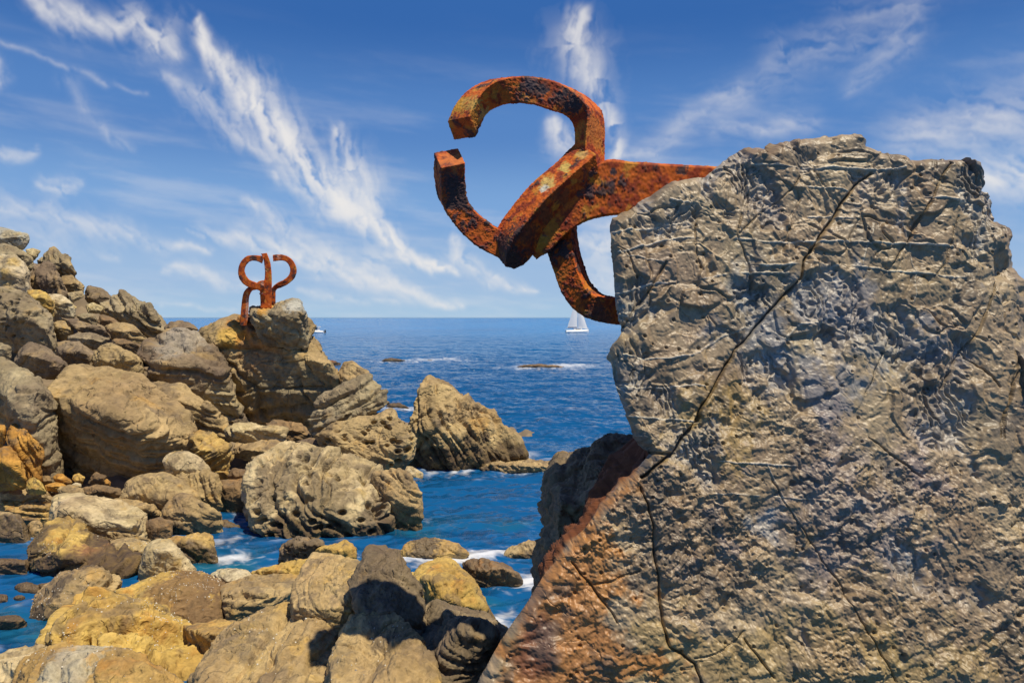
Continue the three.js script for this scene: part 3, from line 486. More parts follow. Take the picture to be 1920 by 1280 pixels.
    let m = blob(oc, .36, .5, .9); r = mix(r, .38, m * .8); g = mix(g, .265, m * .8); b = mix(b, .095, m * .8);
    m = blob(blu, .9, .62, .72); r = mix(r, .265, m * .85); g = mix(g, .26, m * .85); b = mix(b, .255, m * .85);
    m = blob(pur, .95, .6, .8); r = mix(r, .285, m * .8); g = mix(g, .235, m * .8); b = mix(b, .205, m * .8);
    m = blob(toUV(1500, 1250), 1.6, .40, .85); r = mix(r, .34, m * .75); g = mix(g, .245, m * .75); b = mix(b, .10, m * .75);
    m = sst(0.15, 0.65, fbm(x * 3.1 + 3, y * 3.1, 2.1, 5, 0.6)) * (1 - 0.5 * zone); r = mix(r, .34, m * .45); g = mix(g, .275, m * .45); b = mix(b, .165, m * .45);
    m = sst(0.42, 0.72, 0.9 * Math.exp(-(((u - rusty[0] - .06) / .55) ** 2 + ((v - rusty[1] + .12) / .7) ** 2)) + 0.6 * fbm(x * 2.2, y * 2.6, 6.6, 6, 0.62)) * sst(0.04, 0.3, Math.exp(-(((u - rusty[0]) / .65) ** 2 + ((v - rusty[1] + .1) / .8) ** 2))); r = mix(r, .42, m * .85); g = mix(g, .185, m * .85); b = mix(b, .045, m * .85);
    m = sst(0.3, 0.8, Math.exp(-(((u - rusty2[0]) / .16) ** 2 + ((v - rusty2[1]) / .22) ** 2)) + 0.3 * fbm(x * 5, y * 5, 1.6, 4)); r = mix(r, .19, m * .9); g = mix(g, .07, m * .9); b = mix(b, .03, m * .9);
    const line = sst(0.28, 0.06, Math.abs(((lv * 2.2) % 1) - 0.5)) * holl * sst(-0.3, 0.4, N3(x * 5, y * 5, 6.2)); r = mix(r, .30, holl * .45); g = mix(g, .30, holl * .45); b = mix(b, .295, holl * .45); r = mix(r, .50, line * .6); g = mix(g, .49, line * .6); b = mix(b, .46, line * .6);
    m = sst(0.4, 0.9, wsp + 0.5 * fbm(x * 9, y * 9, 3.3, 4, 0.6)) * 0.7; r = mix(r, .40, m); g = mix(g, .39, m); b = mix(b, .37, m);
    m = sst(0.0016, 0.006, vein); r = mix(r, .56, m); g = mix(g, .51, m); b = mix(b, .41, m);
    m = sst(0.35, 0.9, v - 0.55 + 0.5 * fbm(x * 3, y * 3, 8.1, 4)) * (1 - m); r = mix(r, .40, m * .6); g = mix(g, .365, m * .6); b = mix(b, .28, m * .6);   // pale lichen along the crest
    m = sst(0.15, 0.6, fbm(x * 2.9, y * 2.9, 12.3, 6, 0.65)); r = mix(r, .125, m * .6); g = mix(g, .105, m * .6); b = mix(b, .08, m * .6);
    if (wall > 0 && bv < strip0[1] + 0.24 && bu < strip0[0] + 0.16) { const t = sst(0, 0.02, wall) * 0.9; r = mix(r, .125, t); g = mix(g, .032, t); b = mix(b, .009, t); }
    const e = 1.08 * (1 + 0.13 * grain + 0.08 * rough2); col[k] = Math.max(.01, r * e); col[k + 1] = Math.max(.01, g * e); col[k + 2] = Math.max(.01, b * e);
  }
  for (let j = 0; j + 1 < nv; j++) for (let i = 0; i + 1 < nu; i++) { const a = j * nu + i; if (keep[a] && keep[a + 1] && keep[a + nu] && keep[a + nu + 1]) (under[a] && under[a + 1] && under[a + nu] && under[a + nu + 1] ? idxU : idx).push(a, a + 1, a + nu, a + 1, a + nu + 1, a + nu); }
  const og = geoOf(pos, new Uint32Array(idx.concat(idxU)), col); og.setIndex(new THREE.BufferAttribute(new Uint32Array(idx), 1)); og.setAttribute('uv', new THREE.BufferAttribute(uvs, 2));
  const om = stone(2.7, 0.47, 0.006); const m = meshOf('rock_outcrop', og, om);
  const ug = new THREE.BufferGeometry(); for (const n of ['position', 'normal', 'color', 'uv']) ug.setAttribute(n, og.attributes[n]); ug.setIndex(new THREE.BufferAttribute(new Uint32Array(idxU), 1));
  tag(meshOf('undercut_face', ug, stone(2.7, 1, 0.012), m), 'dark rust-red undercut face');
  m.position.copy(TOP); tag(m, 'huge pitted grey rock with white veins and a long diagonal crack, filling the right side', 'rock');
}

// ---------- iron bars of square section ----------
// stations: [e1, e2, e3] = three long edges of the bar, each [column, row, dz]; the fourth edge closes the parallelogram
function bar(st, d0, opt = {}) {
  const E = [0, 1, 2].map((e) => new THREE.CatmullRomCurve3(st.map((s) => { const q = opt.f ? un(opt.f, s[e][0], s[e][1]) : s[e]; return P(q[0], q[1], d0 + (s[e][2] ?? 0)); }), false, 'centripetal'));
  const nl = opt.nl ?? 220, per = opt.per ?? 26, rr = opt.round ?? 0.055, ring = [];
  for (let s = 0; s < 4; s++) for (let i = 0; i < per; i++) { const t = rr * 0.6 + (1 - rr * 1.2) * (i / (per - 1)) ; ring.push(s === 0 ? [t, 0] : s === 1 ? [1, t] : s === 2 ? [1 - t, 1] : [0, 1 - t]); }
  const M = ring.length, pos = [], idx = [];
  // a: along e1->e2 ; b: along e2->e3
  const corner = (t) => { const n = st.length - 1, A = E.map((c) => c.getPoint(t)); return [A[0], A[1], A[2], A[0].clone().add(A[2]).sub(A[1])]; };
  const put = (K, a, b) => { const p = new THREE.Vector3(); p.addScaledVector(K[0], (1 - a) * (1 - b)).addScaledVector(K[1], a * (1 - b)).addScaledVector(K[2], a * b).addScaledVector(K[3], (1 - a) * b); pos.push(p.x, p.y, p.z); };
  const shrink = [0.25, 0.5, 0.7, 0.85, 0.93, 0.98], rows = [];
  for (const s of shrink) rows.push([0, s]);
  for (let i = 0; i <= nl; i++) rows.push([i / nl, 1]);
  for (const s of [...shrink].reverse()) rows.push([1, s]);
  for (const [t, s] of rows) { const K = corner(t); for (const [a, b] of ring) put(K, 0.5 + (a - 0.5) * s, 0.5 + (b - 0.5) * s); }
  for (let j = 0; j + 1 < rows.length; j++) for (let i = 0; i < M; i++) { const a = j * M + i, b = j * M + (i + 1) % M; idx.push(a, a + M, b, b, a + M, b + M); }
  for (const [t, row] of [[0, 0], [1, rows.length - 1]]) { const K = corner(t), c = pos.length / 3; put(K, 0.5, 0.5); for (let i = 0; i < M; i++) { const a = row * M + i, b = row * M + (i + 1) % M; t ? idx.push(c, b, a) : idx.push(c, a, b); } }
  return { pos: new Float32Array(pos), idx: new Uint32Array(idx) };
}
function rusted(b, origin, scale, amp, look) {
  const g0 = geoOf(b.pos, b.idx), nm = g0.attributes.normal, n = b.pos.length / 3, col = new Float32Array(n * 3);
  for (let i = 0; i < n; i++) {
    let x = b.pos[i * 3], y = b.pos[i * 3 + 1], z = b.pos[i * 3 + 2]; const s = scale, a = x * s, c = y * s, e = z * s;
    const big = fbm(a * 3.2, c * 3.2, e * 3.2, 4, 0.55), mid = fbm(a * 11, c * 11, e * 11, 3, 0.6), w = worley(a * 16 + mid * 0.4, c * 16, e * 16), pit = sst(0.5, 0.1, w.f1) * (w.id > 0.45 ? 1 : 0), fine = fbm(a * 42, c * 42, e * 42, 2, 0.7);
    const dark = sst(0.14, 0.5, 0.62 * big + 0.7 * mid + 0.3 * fine - 0.16 + (look.dark ?? 0)), h = amp * (0.35 * mid + 0.5 * fine - 0.7 * pit * dark + 0.6 * dark);
    x += nm.getX(i) * h; y += nm.getY(i) * h; z += nm.getZ(i) * h;
    let R = mix(.56, .27, sst(-.3, .4, mid)), G = mix(.112, .034, sst(-.3, .4, mid)), B = .004;
    const ye = sst(0.25, 0.6, fbm(a * 6 + 9, c * 6, e * 6, 4) + (look.yellow ?? 0)); R = mix(R, .56, ye * .8); G = mix(G, .235, ye * .8); B = mix(B, .02, ye * .8);
    R = mix(R, .062, dark); G = mix(G, .030, dark); B = mix(B, .026, dark);
    for (const [px, py, rad, r, g, bb, k = 1] of look.spots || []) { const q = P(px, py, look.d), dd = Math.hypot(x - q.x, y - q.y) / (rad / FL * look.d), m = k * sst(1.15, 0.55, dd + 0.75 * mid + 0.45 * fine); R = mix(R, r, m); G = mix(G, g, m); B = mix(B, bb, m); }
    if (look.streak) { const m = look.streak * sst(0.35, 0.6, N3(a * 9, c * 1.2, e * 9) + 0.2 * fine) * sst(0.2, 0.7, nm.getY(i) + 0.5); R = mix(R, .6, m); G = mix(G, .5, m); B = mix(B, .42, m); }
    const pk = 0.75 * pit * sst(-0.5, 0.2, big); R = mix(R, .085, pk); G = mix(G, .034, pk); B = mix(B, .022, pk); const f = 1 + 0.28 * fine; col[i * 3] = R * f; col[i * 3 + 1] = G * f; col[i * 3 + 2] = B * f;
    b.pos[i * 3] = x - origin.x; b.pos[i * 3 + 1] = y - origin.y; b.pos[i * 3 + 2] = z - origin.z;
  }
  return geoOf(b.pos, b.idx, col);
}
{
  const D0 = 5.85, base = P(1330, 380, D0 + 0.2), root = new THREE.Group(); root.name = numbered('iron_sculpture'); root.position.copy(base); scene.add(root);
  tag(root, 'large rusted iron sculpture of curling square bars anchored in the great rock', 'sculpture');
  const Zp = (L) => L.map((s) => s.map(([x, y, d]) => [...un('Z', x, y), d]));
  const part = (name, st, look = {}, opt = {}) => meshOf(name, rusted(bar(st, D0, { nl: 340, per: 46, ...opt }), base, 1, 0.0065, { d: D0, ...look }), rustMat, root);
  part('upper_claw', Zp([
    [[1480, 860, .30], [1312, 790, 0], [1222, 810, .10]], [[1477, 640, .29], [1318, 600, 0], [1223, 620, .11]], [[1480, 500, .28], [1332, 440, 0], [1218, 490, .12]], [[1460, 360, .28], [1334, 320, 0], [1190, 425, .10]], [[1345, 235, .30], [1262, 225, 0], [1130, 375, .04]], [[1130, 128, .34], [1110, 116, 0], [1010, 330, 0]],
    [[880, 72, .34], [880, 64, 0], [862, 286, 0]], [[690, 66, .34], [690, 64, 0], [722, 280, .02]], [[495, 92, .28], [550, 108, 0], [592, 310, .08]], [[340, 170, .22], [450, 200, -.02], [495, 375, .12]], [[235, 290, .18], [390, 290, -.05], [455, 455, .12]], [[170, 425, .14], [350, 390, -.08], [405, 555, .10]]]),
    { spots: [[995, 158, 19, .07, .045, .05], [1015, 165, 16, .06, .035, .035], [1050, 180, 17, .06, .035, .035], [1075, 195, 19, .055, .03, .03], [862, 190, 20, .55, .26, .02], [884, 195, 18, .5, .27, .05], [905, 205, 14, .55, .40, .10, .7], [1115, 240, 30, .42, .15, .02, .7], [1098, 300, 20, .55, .24, .02, .6]] });
  part('lower_claw', [
    [[814.7, 286.4, .12], [827, 314.7, -.10], [872, 305.6, -.05]], [[813, 325, .22], [827.4, 345, -.03], [873, 342, 0]], [[819, 362, .28], [830, 380, .02], [877, 375, .02]], [[836, 396, .32], [842, 405, .02], [886, 390, .02]], [[857, 425, .34], [859, 428, .02], [909, 411, .02]], [[890, 456, .34], [891, 459, .02], [934, 428, .02]], [[934, 481, .34], [935, 483, .02], [966, 435, .02]], [[968, 494, .34], [970, 496, .04], [1000, 440, .04]]],
    { dark: .05, spots: [[848, 345, 24, .055, .028, .028], [850, 375, 17, .07, .032, .026], [848, 300, 24, .42, .13, .03, .7]] });
  part('knuckle', [
    [[1080, 266, .14], [1117, 288, -.08], [1126, 345, .03]], [[1038, 308, .12], [1062, 336, -.14], [1082, 372, .03]], [[997, 342, .10], [1018, 378, -.17], [1048, 404, .03]], [[963, 382, .10], [986, 416, -.18], [1019, 442, .03]], [[936, 419, .10], [962, 447, -.18], [1002, 474, .04]], [[925, 453, .10], [950, 477, -.14], [990, 490, .05]], [[931, 477, .12], [948, 500, -.02], [966, 504, .1]]],
    { yellow: .12, spots: [[1058, 315, 12, .6, .48, .12, .8], [1025, 345, 16, .58, .45, .13, .8], [1020, 356, 8, .6, .6, .5, .9], [1090, 290, 12, .5, .42, .15, .6], [940, 465, 34, .05, .024, .022, .9], [962, 490, 26, .06, .03, .026, .9], [985, 440, 22, .10, .035, .02, .7], [1020, 405, 18, .10, .04, .02, .7], [1050, 372, 18, .12, .045, .02, .7]] }, { round: 0.04 });
  part('stem', [
    [[1480, 322, .42], [1480, 320, 0], [1480, 440, 0]], [[1345, 314, .42], [1345, 312, 0], [1320, 405, 0]], [[1270, 311, .42], [1270, 308, 0], [1225, 404, 0]], [[1190, 306, .42], [1190, 303, 0], [1150, 404, 0]], [[1132, 304, .42], [1132, 301, 0], [1108, 412, 0]], [[1094, 345, .42], [1094, 343, 0], [1081, 424, 0]], [[1043, 390, .42], [1043, 388, 0], [1052, 448, 0]], [[1012, 428, .42], [1012, 426, 0], [1030, 470, 0]], [[990, 462, .36], [990, 461, .05], [1006, 485, .05]]],
    { dark: -.13, spots: [[1150, 320, 7, .06, .035, .04], [1145, 345, 9, .06, .035, .04], [1170, 345, 7, .07, .035, .04], [1105, 358, 12, .07, .03, .035], [1020, 446, 9, .09, .045, .05], [1035, 425, 26, .55, .19, .012, .7], [1010, 452, 16, .55, .22, .015, .8], [1280, 318, 10, .08, .035, .03]] });
  part('rear_leg', [
    [[1020, 436, .20], [1068, 424, .14], [1082, 424, .42]], [[1028, 477, .12], [1073, 465, .06], [1087, 465, .32]], [[1038, 510, .10], [1080.5, 500, .04], [1097, 500, .30]], [[1052, 547, .08], [1091, 526, .02], [1107, 526, .30]], [[1074, 579, .06], [1103, 546, .0], [1118, 541, .30]], [[1103, 597, .03], [1121, 556, 0], [1136, 553, .30]], [[1133, 605.6, 0], [1143, 559, 0], [1152, 556, .30]], [[1165, 609, 0], [1162, 558, 0], [1168, 556, .30]], [[1215, 609, 0], [1215, 557, 0], [1218, 556, .30]]],
    { dark: .08, spots: [[1052, 515, 18, .46, .14, .012, .7], [1108, 535, 16, .55, .2, .012, .8], [1120, 590, 26, .09, .035, .022, .8]] });
}

// ---------- rocks of the headland, far to near ----------
boulder('rock_slab', 'flat pale blue-grey slab topping the left headland at the photo edge', 'B', [[-60, 70], [0, 70], [60, 84], [130, 94], [141, 128], [112, 168], [0, 152], [-60, 150]], { d: 26.4, pal: 'blue', strata: .6, p: 24 });
boulder('boulder', 'pinkish grey boulder under the flat slab on the left headland crest', 'B', [[-60, 140], [0, 140], [90, 165], [150, 205], [164, 235], [150, 275], [90, 290], [0, 230], [-60, 220]], { d: 25.6, pal: 'grey' });
boulder('boulder', 'small pale stone wedged on the skyline beside the flat slab', 'B', [[118, 172], [150, 166], [196, 180], [165, 218], [130, 205]], { d: 26, pal: 'pale', p: 12 });
boulder('boulder', 'cream and yellow boulder with hollows near the left edge of the headland', 'B', [[-50, 200], [0, 204], [70, 204], [112, 236], [143, 290], [127, 384], [60, 366], [-50, 360]], { d: 24.2, pal: 'white', pits: 1, pf: 4, rough: 1.6 });
boulder('boulder', 'dark layered boulder with a bleached peak on the headland skyline', 'B', [[164, 218], [205, 185], [246, 160], [322, 214], [358, 294], [300, 308], [258, 296], [200, 252]], { d: 26, pal: 'grey', bed: [.75, .6, .1], strata: 1.5, rough: 1.3, p: 26 });
boulder('rock_slab', 'dark fissured slab leaning steeply below the bleached peak', 'B', [[155, 252], [195, 240], [242, 240], [280, 310], [322, 422], [242, 402], [148, 362]], { d: 24.7, pal: 'purple', bed: [.9, .35, .1], strata: 1.8, rough: 1.5, p: 26 });
boulder('boulder', 'layered tan boulder right of the leaning fissured slab', 'B', [[276, 302], [345, 294], [403, 352], [394, 384], [330, 378], [285, 345]], { d: 25.6, pal: 'tan', strata: 1.2 });
boulder('boulder', 'flat pale yellow stone under the layered tan boulder', 'B', [[318, 386], [340, 376], [392, 369], [402, 400], [340, 428]], { d: 24.6, pal: 'pale', p: 12 });
boulder('boulder', 'bright yellow-orange boulder high on the left headland', 'B', [[128, 376], [150, 365], [192, 366], [236, 396], [262, 440], [252, 498], [200, 464], [136, 404]], { d: 22.8, pal: 'yellow', strata: 1.2 });
boulder('boulder', 'whitish boulder beside the bright yellow-orange one', 'B', [[222, 392], [262, 388], [302, 396], [368, 450], [352, 504], [256, 505]], { d: 23.2, pal: 'white', rough: 1.5 });
boulder('boulder', 'dark rounded boulder on the ridge above the long layered slab', 'B', [[398, 404], [406, 365], [422, 344], [502, 368], [562, 430], [500, 484], [430, 444]], { d: 25.4, pal: 'purple', rough: 1.5 });
boulder('rock_slab', 'dark rock behind the ridge end, nearest the sea horizon', 'B', [[646, 424], [672, 420], [694, 432], [752, 490], [797, 562], [740, 545], [690, 500]], { d: 26.4, pal: 'purple', bed: [.6, .8, .1] });
boulder('rock_slab', 'long ridge slab of tilted dark and pale layers sloping to the sea', 'B', [[486, 444], [530, 405], [582, 380], [640, 408], [684, 440], [762, 540], [792, 574], [735, 606], [640, 548], [560, 524]], { d: 24.2, pal: 'grey', bed: [.62, .75, .1], strata: 2, rough: 1.4, p: 26 });
boulder('boulder', 'pale flat stone below the dark rounded ridge boulder', 'B', [[408, 442], [440, 424], [502, 450], [482, 474], [420, 474]], { d: 23.9, pal: 'pale', p: 12 });
boulder('boulder', 'small grey boulder under the pale flat stone of the headland', 'B', [[362, 486], [400, 474], [442, 473], [472, 520], [452, 556], [378, 524]], { d: 23, pal: 'grey' });
boulder('boulder', 'small tan boulder left of the grey one, below the whitish boulder', 'B', [[252, 524], [300, 510], [350, 530], [352, 572], [300, 600], [262, 580]], { d: 21.8, pal: 'tan', pits: .5 });
boulder('boulder', 'brown stone in the gap under the long layered slab', 'B', [[470, 480], [540, 500], [575, 530], [520, 552], [468, 530]], { d: 23, pal: 'brown' });
boulder('boulder', 'square tan block in the shade of the long layered slab', 'B', [[496, 532], [560, 522], [642, 530], [704, 594], [694, 642], [600, 606], [508, 584]], { d: 22.2, pal: 'tan', p: 24 });
boulder('boulder', 'dark stone below the square tan block', 'B', [[530, 600], [600, 600], [690, 640], [690, 690], [610, 660], [540, 630]], { d: 20.6, pal: 'brown' });
boulder('rock_slab', 'low dark slab across the middle of the headland', 'B', [[310, 500], [372, 520], [470, 560], [530, 590], [470, 600], [380, 560]], { d: 21.8, pal: 'purple', strata: 1 });
boulder('boulder', 'greenish grey boulder with holes above the dark purple one', 'B', [[324, 596], [372, 572], [422, 568], [524, 602], [492, 645], [400, 645]], { d: 20.8, pal: 'grey', pits: .8 });
boulder('rock_slab', 'big grey slab riddled with pits leaning at the left edge', 'B', [[-70, 350], [0, 352], [92, 376], [182, 450], [246, 498], [268, 560], [274, 684], [205, 664], [80, 612], [-70, 570]], { d: 21, pal: 'grey', pits: 1.4, pf: 10, strata: .4, rough: 1.2, p: 24 });
boulder('boulder', 'dark purple boulder between the pitted slab and the tan block', 'B', [[266, 644], [310, 622], [372, 614], [454, 660], [434, 744], [330, 724], [276, 694]], { d: 19.6, pal: 'purple', rough: 1.3 });
boulder('boulder', 'dark stone tucked under the pitted grey slab at the left edge', 'B', [[-50, 610], [10, 622], [52, 650], [55, 690], [20, 706], [-50, 700]], { d: 18.8, pal: 'grey' });
boulder('boulder', 'brown wedge-shaped boulder lying on top of the two big blocks', 'B', [[54, 694], [90, 655], [142, 624], [214, 638], [292, 690], [328, 752], [230, 786], [150, 776]], { d: 18, pal: 'purple', p: 24, strata: .3 });
boulder('boulder', 'upright tan block with a flat face behind the big dark boulder', 'B', [[432, 722], [450, 680], [482, 644], [532, 624], [652, 680], [684, 722], [662, 806], [600, 796], [520, 756]], { d: 19.2, pal: 'tan', pits: .6, pf: 8, p: 26 });
boulder('boulder', 'rounded top of a dark rock peeping over the grey monolith', 'B', [[786, 545], [820, 522], [862, 514], [922, 525], [954, 560], [870, 590], [800, 580]], { d: 21.6, pal: 'purple', rough: 1.6 });
boulder('boulder', 'tall rounded grey monolith left of the small sculpture rock', 'B', [[655, 822], [664, 740], [700, 640], [760, 572], [850, 552], [934, 566], [992, 610], [1042, 690], [1104, 830], [1168, 1004], [1100, 1018], [990, 940], [850, 880], [700, 828]], { d: 19.4, pal: 'purple', bed: [.1, .95, .2], strata: 1.2, rough: 1.5, p: 14, th: 2.2, stains: [[1080, 900, 90, .40, .33, .20], [830, 600, 120, .30, .26, .22]] });
// the rock that carries the small sculpture
boulder('pedestal_rock', 'broad tan sea rock stained orange that carries the small sculpture', 'C', [[-10, 505, .3], [60, 468, .5], [110, 446, .6], [190, 436, .7], [300, 470, .7], [515, 475, .7], [540, 515, .7], [598, 665, .6], [640, 690, .5], [710, 795, .4], [690, 825, .4], [560, 960, .8], [420, 980, .9], [205, 985, .9], [150, 840, .6], [50, 600, .2]], { d: 20.2, fr: [[100, 540, .05], [300, 570, -.1], [480, 640, -.15], [620, 790, .0], [400, 800, -.1], [200, 760, .0]], pal: 'tan', cat: 'rock', bed: [-.1, .95, .3], strata: 1, rough: 1.6, chips: 1.3, p: 16, th: 3.4, fine: 1.2, stains: [[210, 500, 120, .46, .22, .045], [300, 560, 70, .45, .21, .04], [230, 460, 50, .17, .09, .05], [120, 540, 60, .48, .32, .09], [300, 640, 120, .35, .21, .10], [420, 860, 230, .23, .19, .12]] });
boulder('knob_rock', 'upright grey knob of rock beneath the small sculpture columns', 'C', [[248, 388], [270, 372], [332, 354], [400, 350], [470, 342], [512, 356], [536, 380], [546, 460], [566, 530], [540, 580], [440, 556], [330, 515], [284, 488], [262, 430]], { d: 20, pal: 'grey', cat: 'rock', rough: 2, chips: 1.6, p: 18, th: 1.6, tilt: .2, fine: 1.2, stains: [[300, 372, 50, .45, .25, .06], [480, 370, 50, .40, .40, .38]] });
boulder('boulder', 'sloping grey apron of rock right of the grey knob, falling to the sea', 'C', [[500, 525], [545, 545], [596, 665], [640, 705], [720, 790], [640, 780], [560, 690]], { d: 20.2, pal: 'tan', cat: 'rock', th: 1.6 });
boulder('boulder', 'small brown rock at the water behind the pedestal rock', 'C', [[618, 672], [650, 672], [682, 705], [684, 750], [650, 760], [620, 720]], { d: 22.5, pal: 'brown' });
boulder('boulder', 'pale rounded boulder behind the leaning layered rock', 'C', [[700, 735], [712, 700], [738, 668], [778, 656], [862, 700], [888, 742], [840, 790], [740, 800]], { d: 20, pal: 'tan', p: 12 });
boulder('boulder', 'leaning oval boulder scored with slanting dark layers', 'C', [[552, 995], [562, 945], [584, 895], [650, 828], [780, 764], [862, 736], [942, 798], [973, 882], [900, 940], [730, 980], [600, 1042]], { d: 17.2, pal: 'grey', bed: [-.42, .88, .1], strata: 2, rough: 1.4, p: 12, tilt: .5, fine: 1.2 });
boulder('boulder', 'brown boulder full of deep round holes under the leaning oval one', 'C', [[570, 1050], [700, 985], [890, 928], [992, 902], [1054, 975], [1046, 1015], [1085, 1020], [1104, 1100], [1084, 1175], [950, 1226], [870, 1236], [740, 1186], [650, 1130]], { d: 16.4, pal: 'tan', pits: 1.7, pf: 7.5, strata: .5, p: 12, fine: 1.25, rough: 1.2 });
boulder('boulder', 'shaded dark boulder tucked left of the holed brown boulder', 'C', [[480, 1075], [560, 1058], [650, 1092], [664, 1160], [600, 1170], [520, 1120]], { d: 16.9, pal: 'purple', p: 12 });
boulder('boulder', 'brown ledge at the foot of the pedestal rock', 'C', [[330, 985], [400, 955], [500, 975], [570, 1030], [545, 1085], [440, 1095], [380, 1050]], { d: 18, pal: 'brown', strata: 1 });
boulder('cone_rock', 'pointed brown rock standing alone in the water', 'C', [[1072, 975, .2], [1080, 930, .3], [1102, 890, .5], [1130, 806, .9], [1150, 780, 1], [1172, 766, 1], [1232, 770, 1], [1300, 840, .9], [1380, 902, .8], [1462, 908, .9], [1540, 970, .7], [1605, 1040, .5], [1665, 1125, .3], [1590, 1164, 0], [1470, 1174, 0], [1330, 1194, 0], [1170, 1200, 0], [1090, 1160, .2]], { g: 0, d: 19.6, emb: .5, pal: 'tan', cat: 'rock', bed: [.8, .5, .2], strata: .9, rough: 2, chips: 1.5, wet: .75, th: 3, p: 20, fine: 1.25, fr: [[1200, 900, .2], [1180, 1000, -.1], [1340, 1060, .1], [1480, 1030, .25], [1160, 860, .4], [1300, 900, .5]] });
boulder('rock_slab', 'smooth slanting slab below the grey monolith', 'B', [[684, 832], [760, 816], [822, 820], [950, 908], [1084, 1000], [1094, 1086], [940, 1038], [800, 938]], { d: 17.8, pal: 'tan', strata: .7, bed: [.4, .85, .2] });
boulder('rock_slab', 'pale flat slab at the foot of the slanting slab', 'C', [[112, 1005], [180, 985], [250, 978], [430, 1018], [432, 1064], [300, 1086], [130, 1056]], { d: 17.2, pal: 'pale', strata: 1.2, p: 16 });
boulder('rock_slab', 'tan stepped ledge under the pale flat slab', 'C', [[158, 1090], [300, 1078], [444, 1090], [400, 1130], [340, 1150], [300, 1180], [162, 1150]], { d: 16.6, pal: 'tan', strata: 1.2 });
boulder('boulder', 'round beige stone left of the rough mid-water boulder', 'C', [[250, 1160], [330, 1140], [370, 1190], [340, 1240], [270, 1230]], { d: 15.6, pal: 'tan', p: 12 });
boulder('boulder', 'brown ochre boulder with curved layers beside the big dark boulder', 'B', [[912, 1070], [940, 1044], [1012, 1040], [1112, 1110], [1120, 1184], [1074, 1264], [960, 1210], [914, 1150]], { d: 15.9, pal: 'ochre', bed: [-.5, .8, .2], strata: 1.3 });
boulder('boulder', 'dark shaded rock at the left foot of the rough mid-water boulder', 'D', [[1240, 150], [1270, 110], [1340, 120], [1380, 170], [1350, 230], [1260, 190]], { d: 15.6, pal: 'brown' });
boulder('boulder', 'tan boulder above the reddish block at the pool edge', 'D', [[1130, 110], [1180, 85], [1240, 110], [1250, 160], [1200, 180], [1140, 160]], { d: 15.9, pal: 'ochre' });
boulder('boulder', 'big boulder with a lit sloping top and a dark overhanging front', 'B', [[222, 862, .3], [350, 738, 1.2], [462, 744, 1.5], [640, 800, 1.5], [772, 920, 1.2], [902, 1000, .9], [935, 1082, .5], [918, 1144, .4], [820, 1180, .5], [762, 1206, .3], [722, 1276, .7], [560, 1280, .8], [300, 1206, .8], [284, 964, .5]], { d: 16, pal: 'tan', bed: [.35, .85, .35], strata: .7, rough: 1.3, p: 22, th: 3, fine: 1.1, fr: [[240, 882, -.05], [330, 912, -.25], [480, 938, -.4], [560, 964, -.45], [650, 1014, -.45], [700, 1082, -.35], [730, 1190, 0], [420, 940, -.35]] });
boulder('boulder', 'large smooth wedge boulder at the left edge beside the dark overhanging one', 'B', [[-60, 700], [0, 702], [62, 720], [172, 800], [272, 920], [298, 1000], [288, 1244], [190, 1256], [100, 1110], [-60, 960]], { d: 15.4, pal: 'grey', strata: .4, p: 22, th: 2.4 });
// shore stones
boulder('boulder', 'orange banded boulder at the foot of the wedge boulder', 'B', [[38, 1042], [70, 1026], [112, 1026], [160, 1080], [203, 1140], [186, 1254], [130, 1256], [52, 1120]], { d: 14.8, pal: 'orange', strata: 1.2, bed: [.8, .5, 0] });
boulder('boulder', 'orange rounded boulder at the left edge in front of the banded one', 'B', [[-50, 1125], [10, 1124], [42, 1120], [100, 1188], [126, 1290], [60, 1310], [-50, 1300]], { d: 14.2, pal: 'orange', strata: 1, bed: [.7, .6, 0] });
boulder('boulder', 'small orange stone cut by the left photo edge', 'B', [[-40, 1005], [10, 1005], [30, 1030], [24, 1100], [-40, 1120]], { d: 15, pal: 'orange' });
boulder('stone', 'golden stone lying before the two orange boulders', 'D', [[133, 205], [150, 172], [182, 154], [222, 180], [255, 238], [200, 245], [150, 236]], { d: 14.2, pal: 'yellow', p: 12 });
boulder('stone', 'flat brown pebble behind the golden stone', 'D', [[206, 160], [230, 146], [270, 150], [282, 188], [222, 194]], { d: 15.2, pal: 'brown', p: 12 });
boulder('stone', 'orange-brown wedge pebble under the dark overhang', 'D', [[286, 160], [310, 140], [342, 138], [398, 186], [372, 206], [300, 198]], { d: 15.1, pal: 'orange', p: 16 });
boulder('stone', 'yellow-green rounded pebble under the dark overhang', 'D', [[388, 172], [398, 146], [430, 134], [462, 160], [450, 188], [405, 190]], { d: 15.2, pal: 'yellow', p: 10 });
boulder('stone', 'small pale pebble before the yellow-green one', 'D', [[384, 200], [410, 186], [440, 192], [442, 214], [400, 216]], { d: 14.8, pal: 'white', p: 10 });
boulder('stone', 'dark brown angular stone right of the yellow-green pebble', 'D', [[476, 184], [500, 140], [524, 127], [578, 150], [565, 190], [520, 198]], { d: 15.1, pal: 'brown', p: 24 });
boulder('stone', 'rust coloured little stone beside the dark angular one', 'D', [[562, 180], [580, 164], [606, 186], [600, 202], [570, 200]], { d: 14.9, pal: 'orange', p: 12 });
boulder('stone', 'flat orange stone between the golden stone and the pebbles', 'D', [[238, 200], [290, 184], [350, 190], [372, 212], [320, 238], [252, 234]], { d: 14.7, pal: 'orange', p: 14 });
boulder('stone', 'tan oval stone in front of the pebbles', 'D', [[308, 228], [330, 206], [382, 202], [452, 224], [454, 256], [390, 264], [328, 252]], { d: 14.2, pal: 'tan', p: 12 });
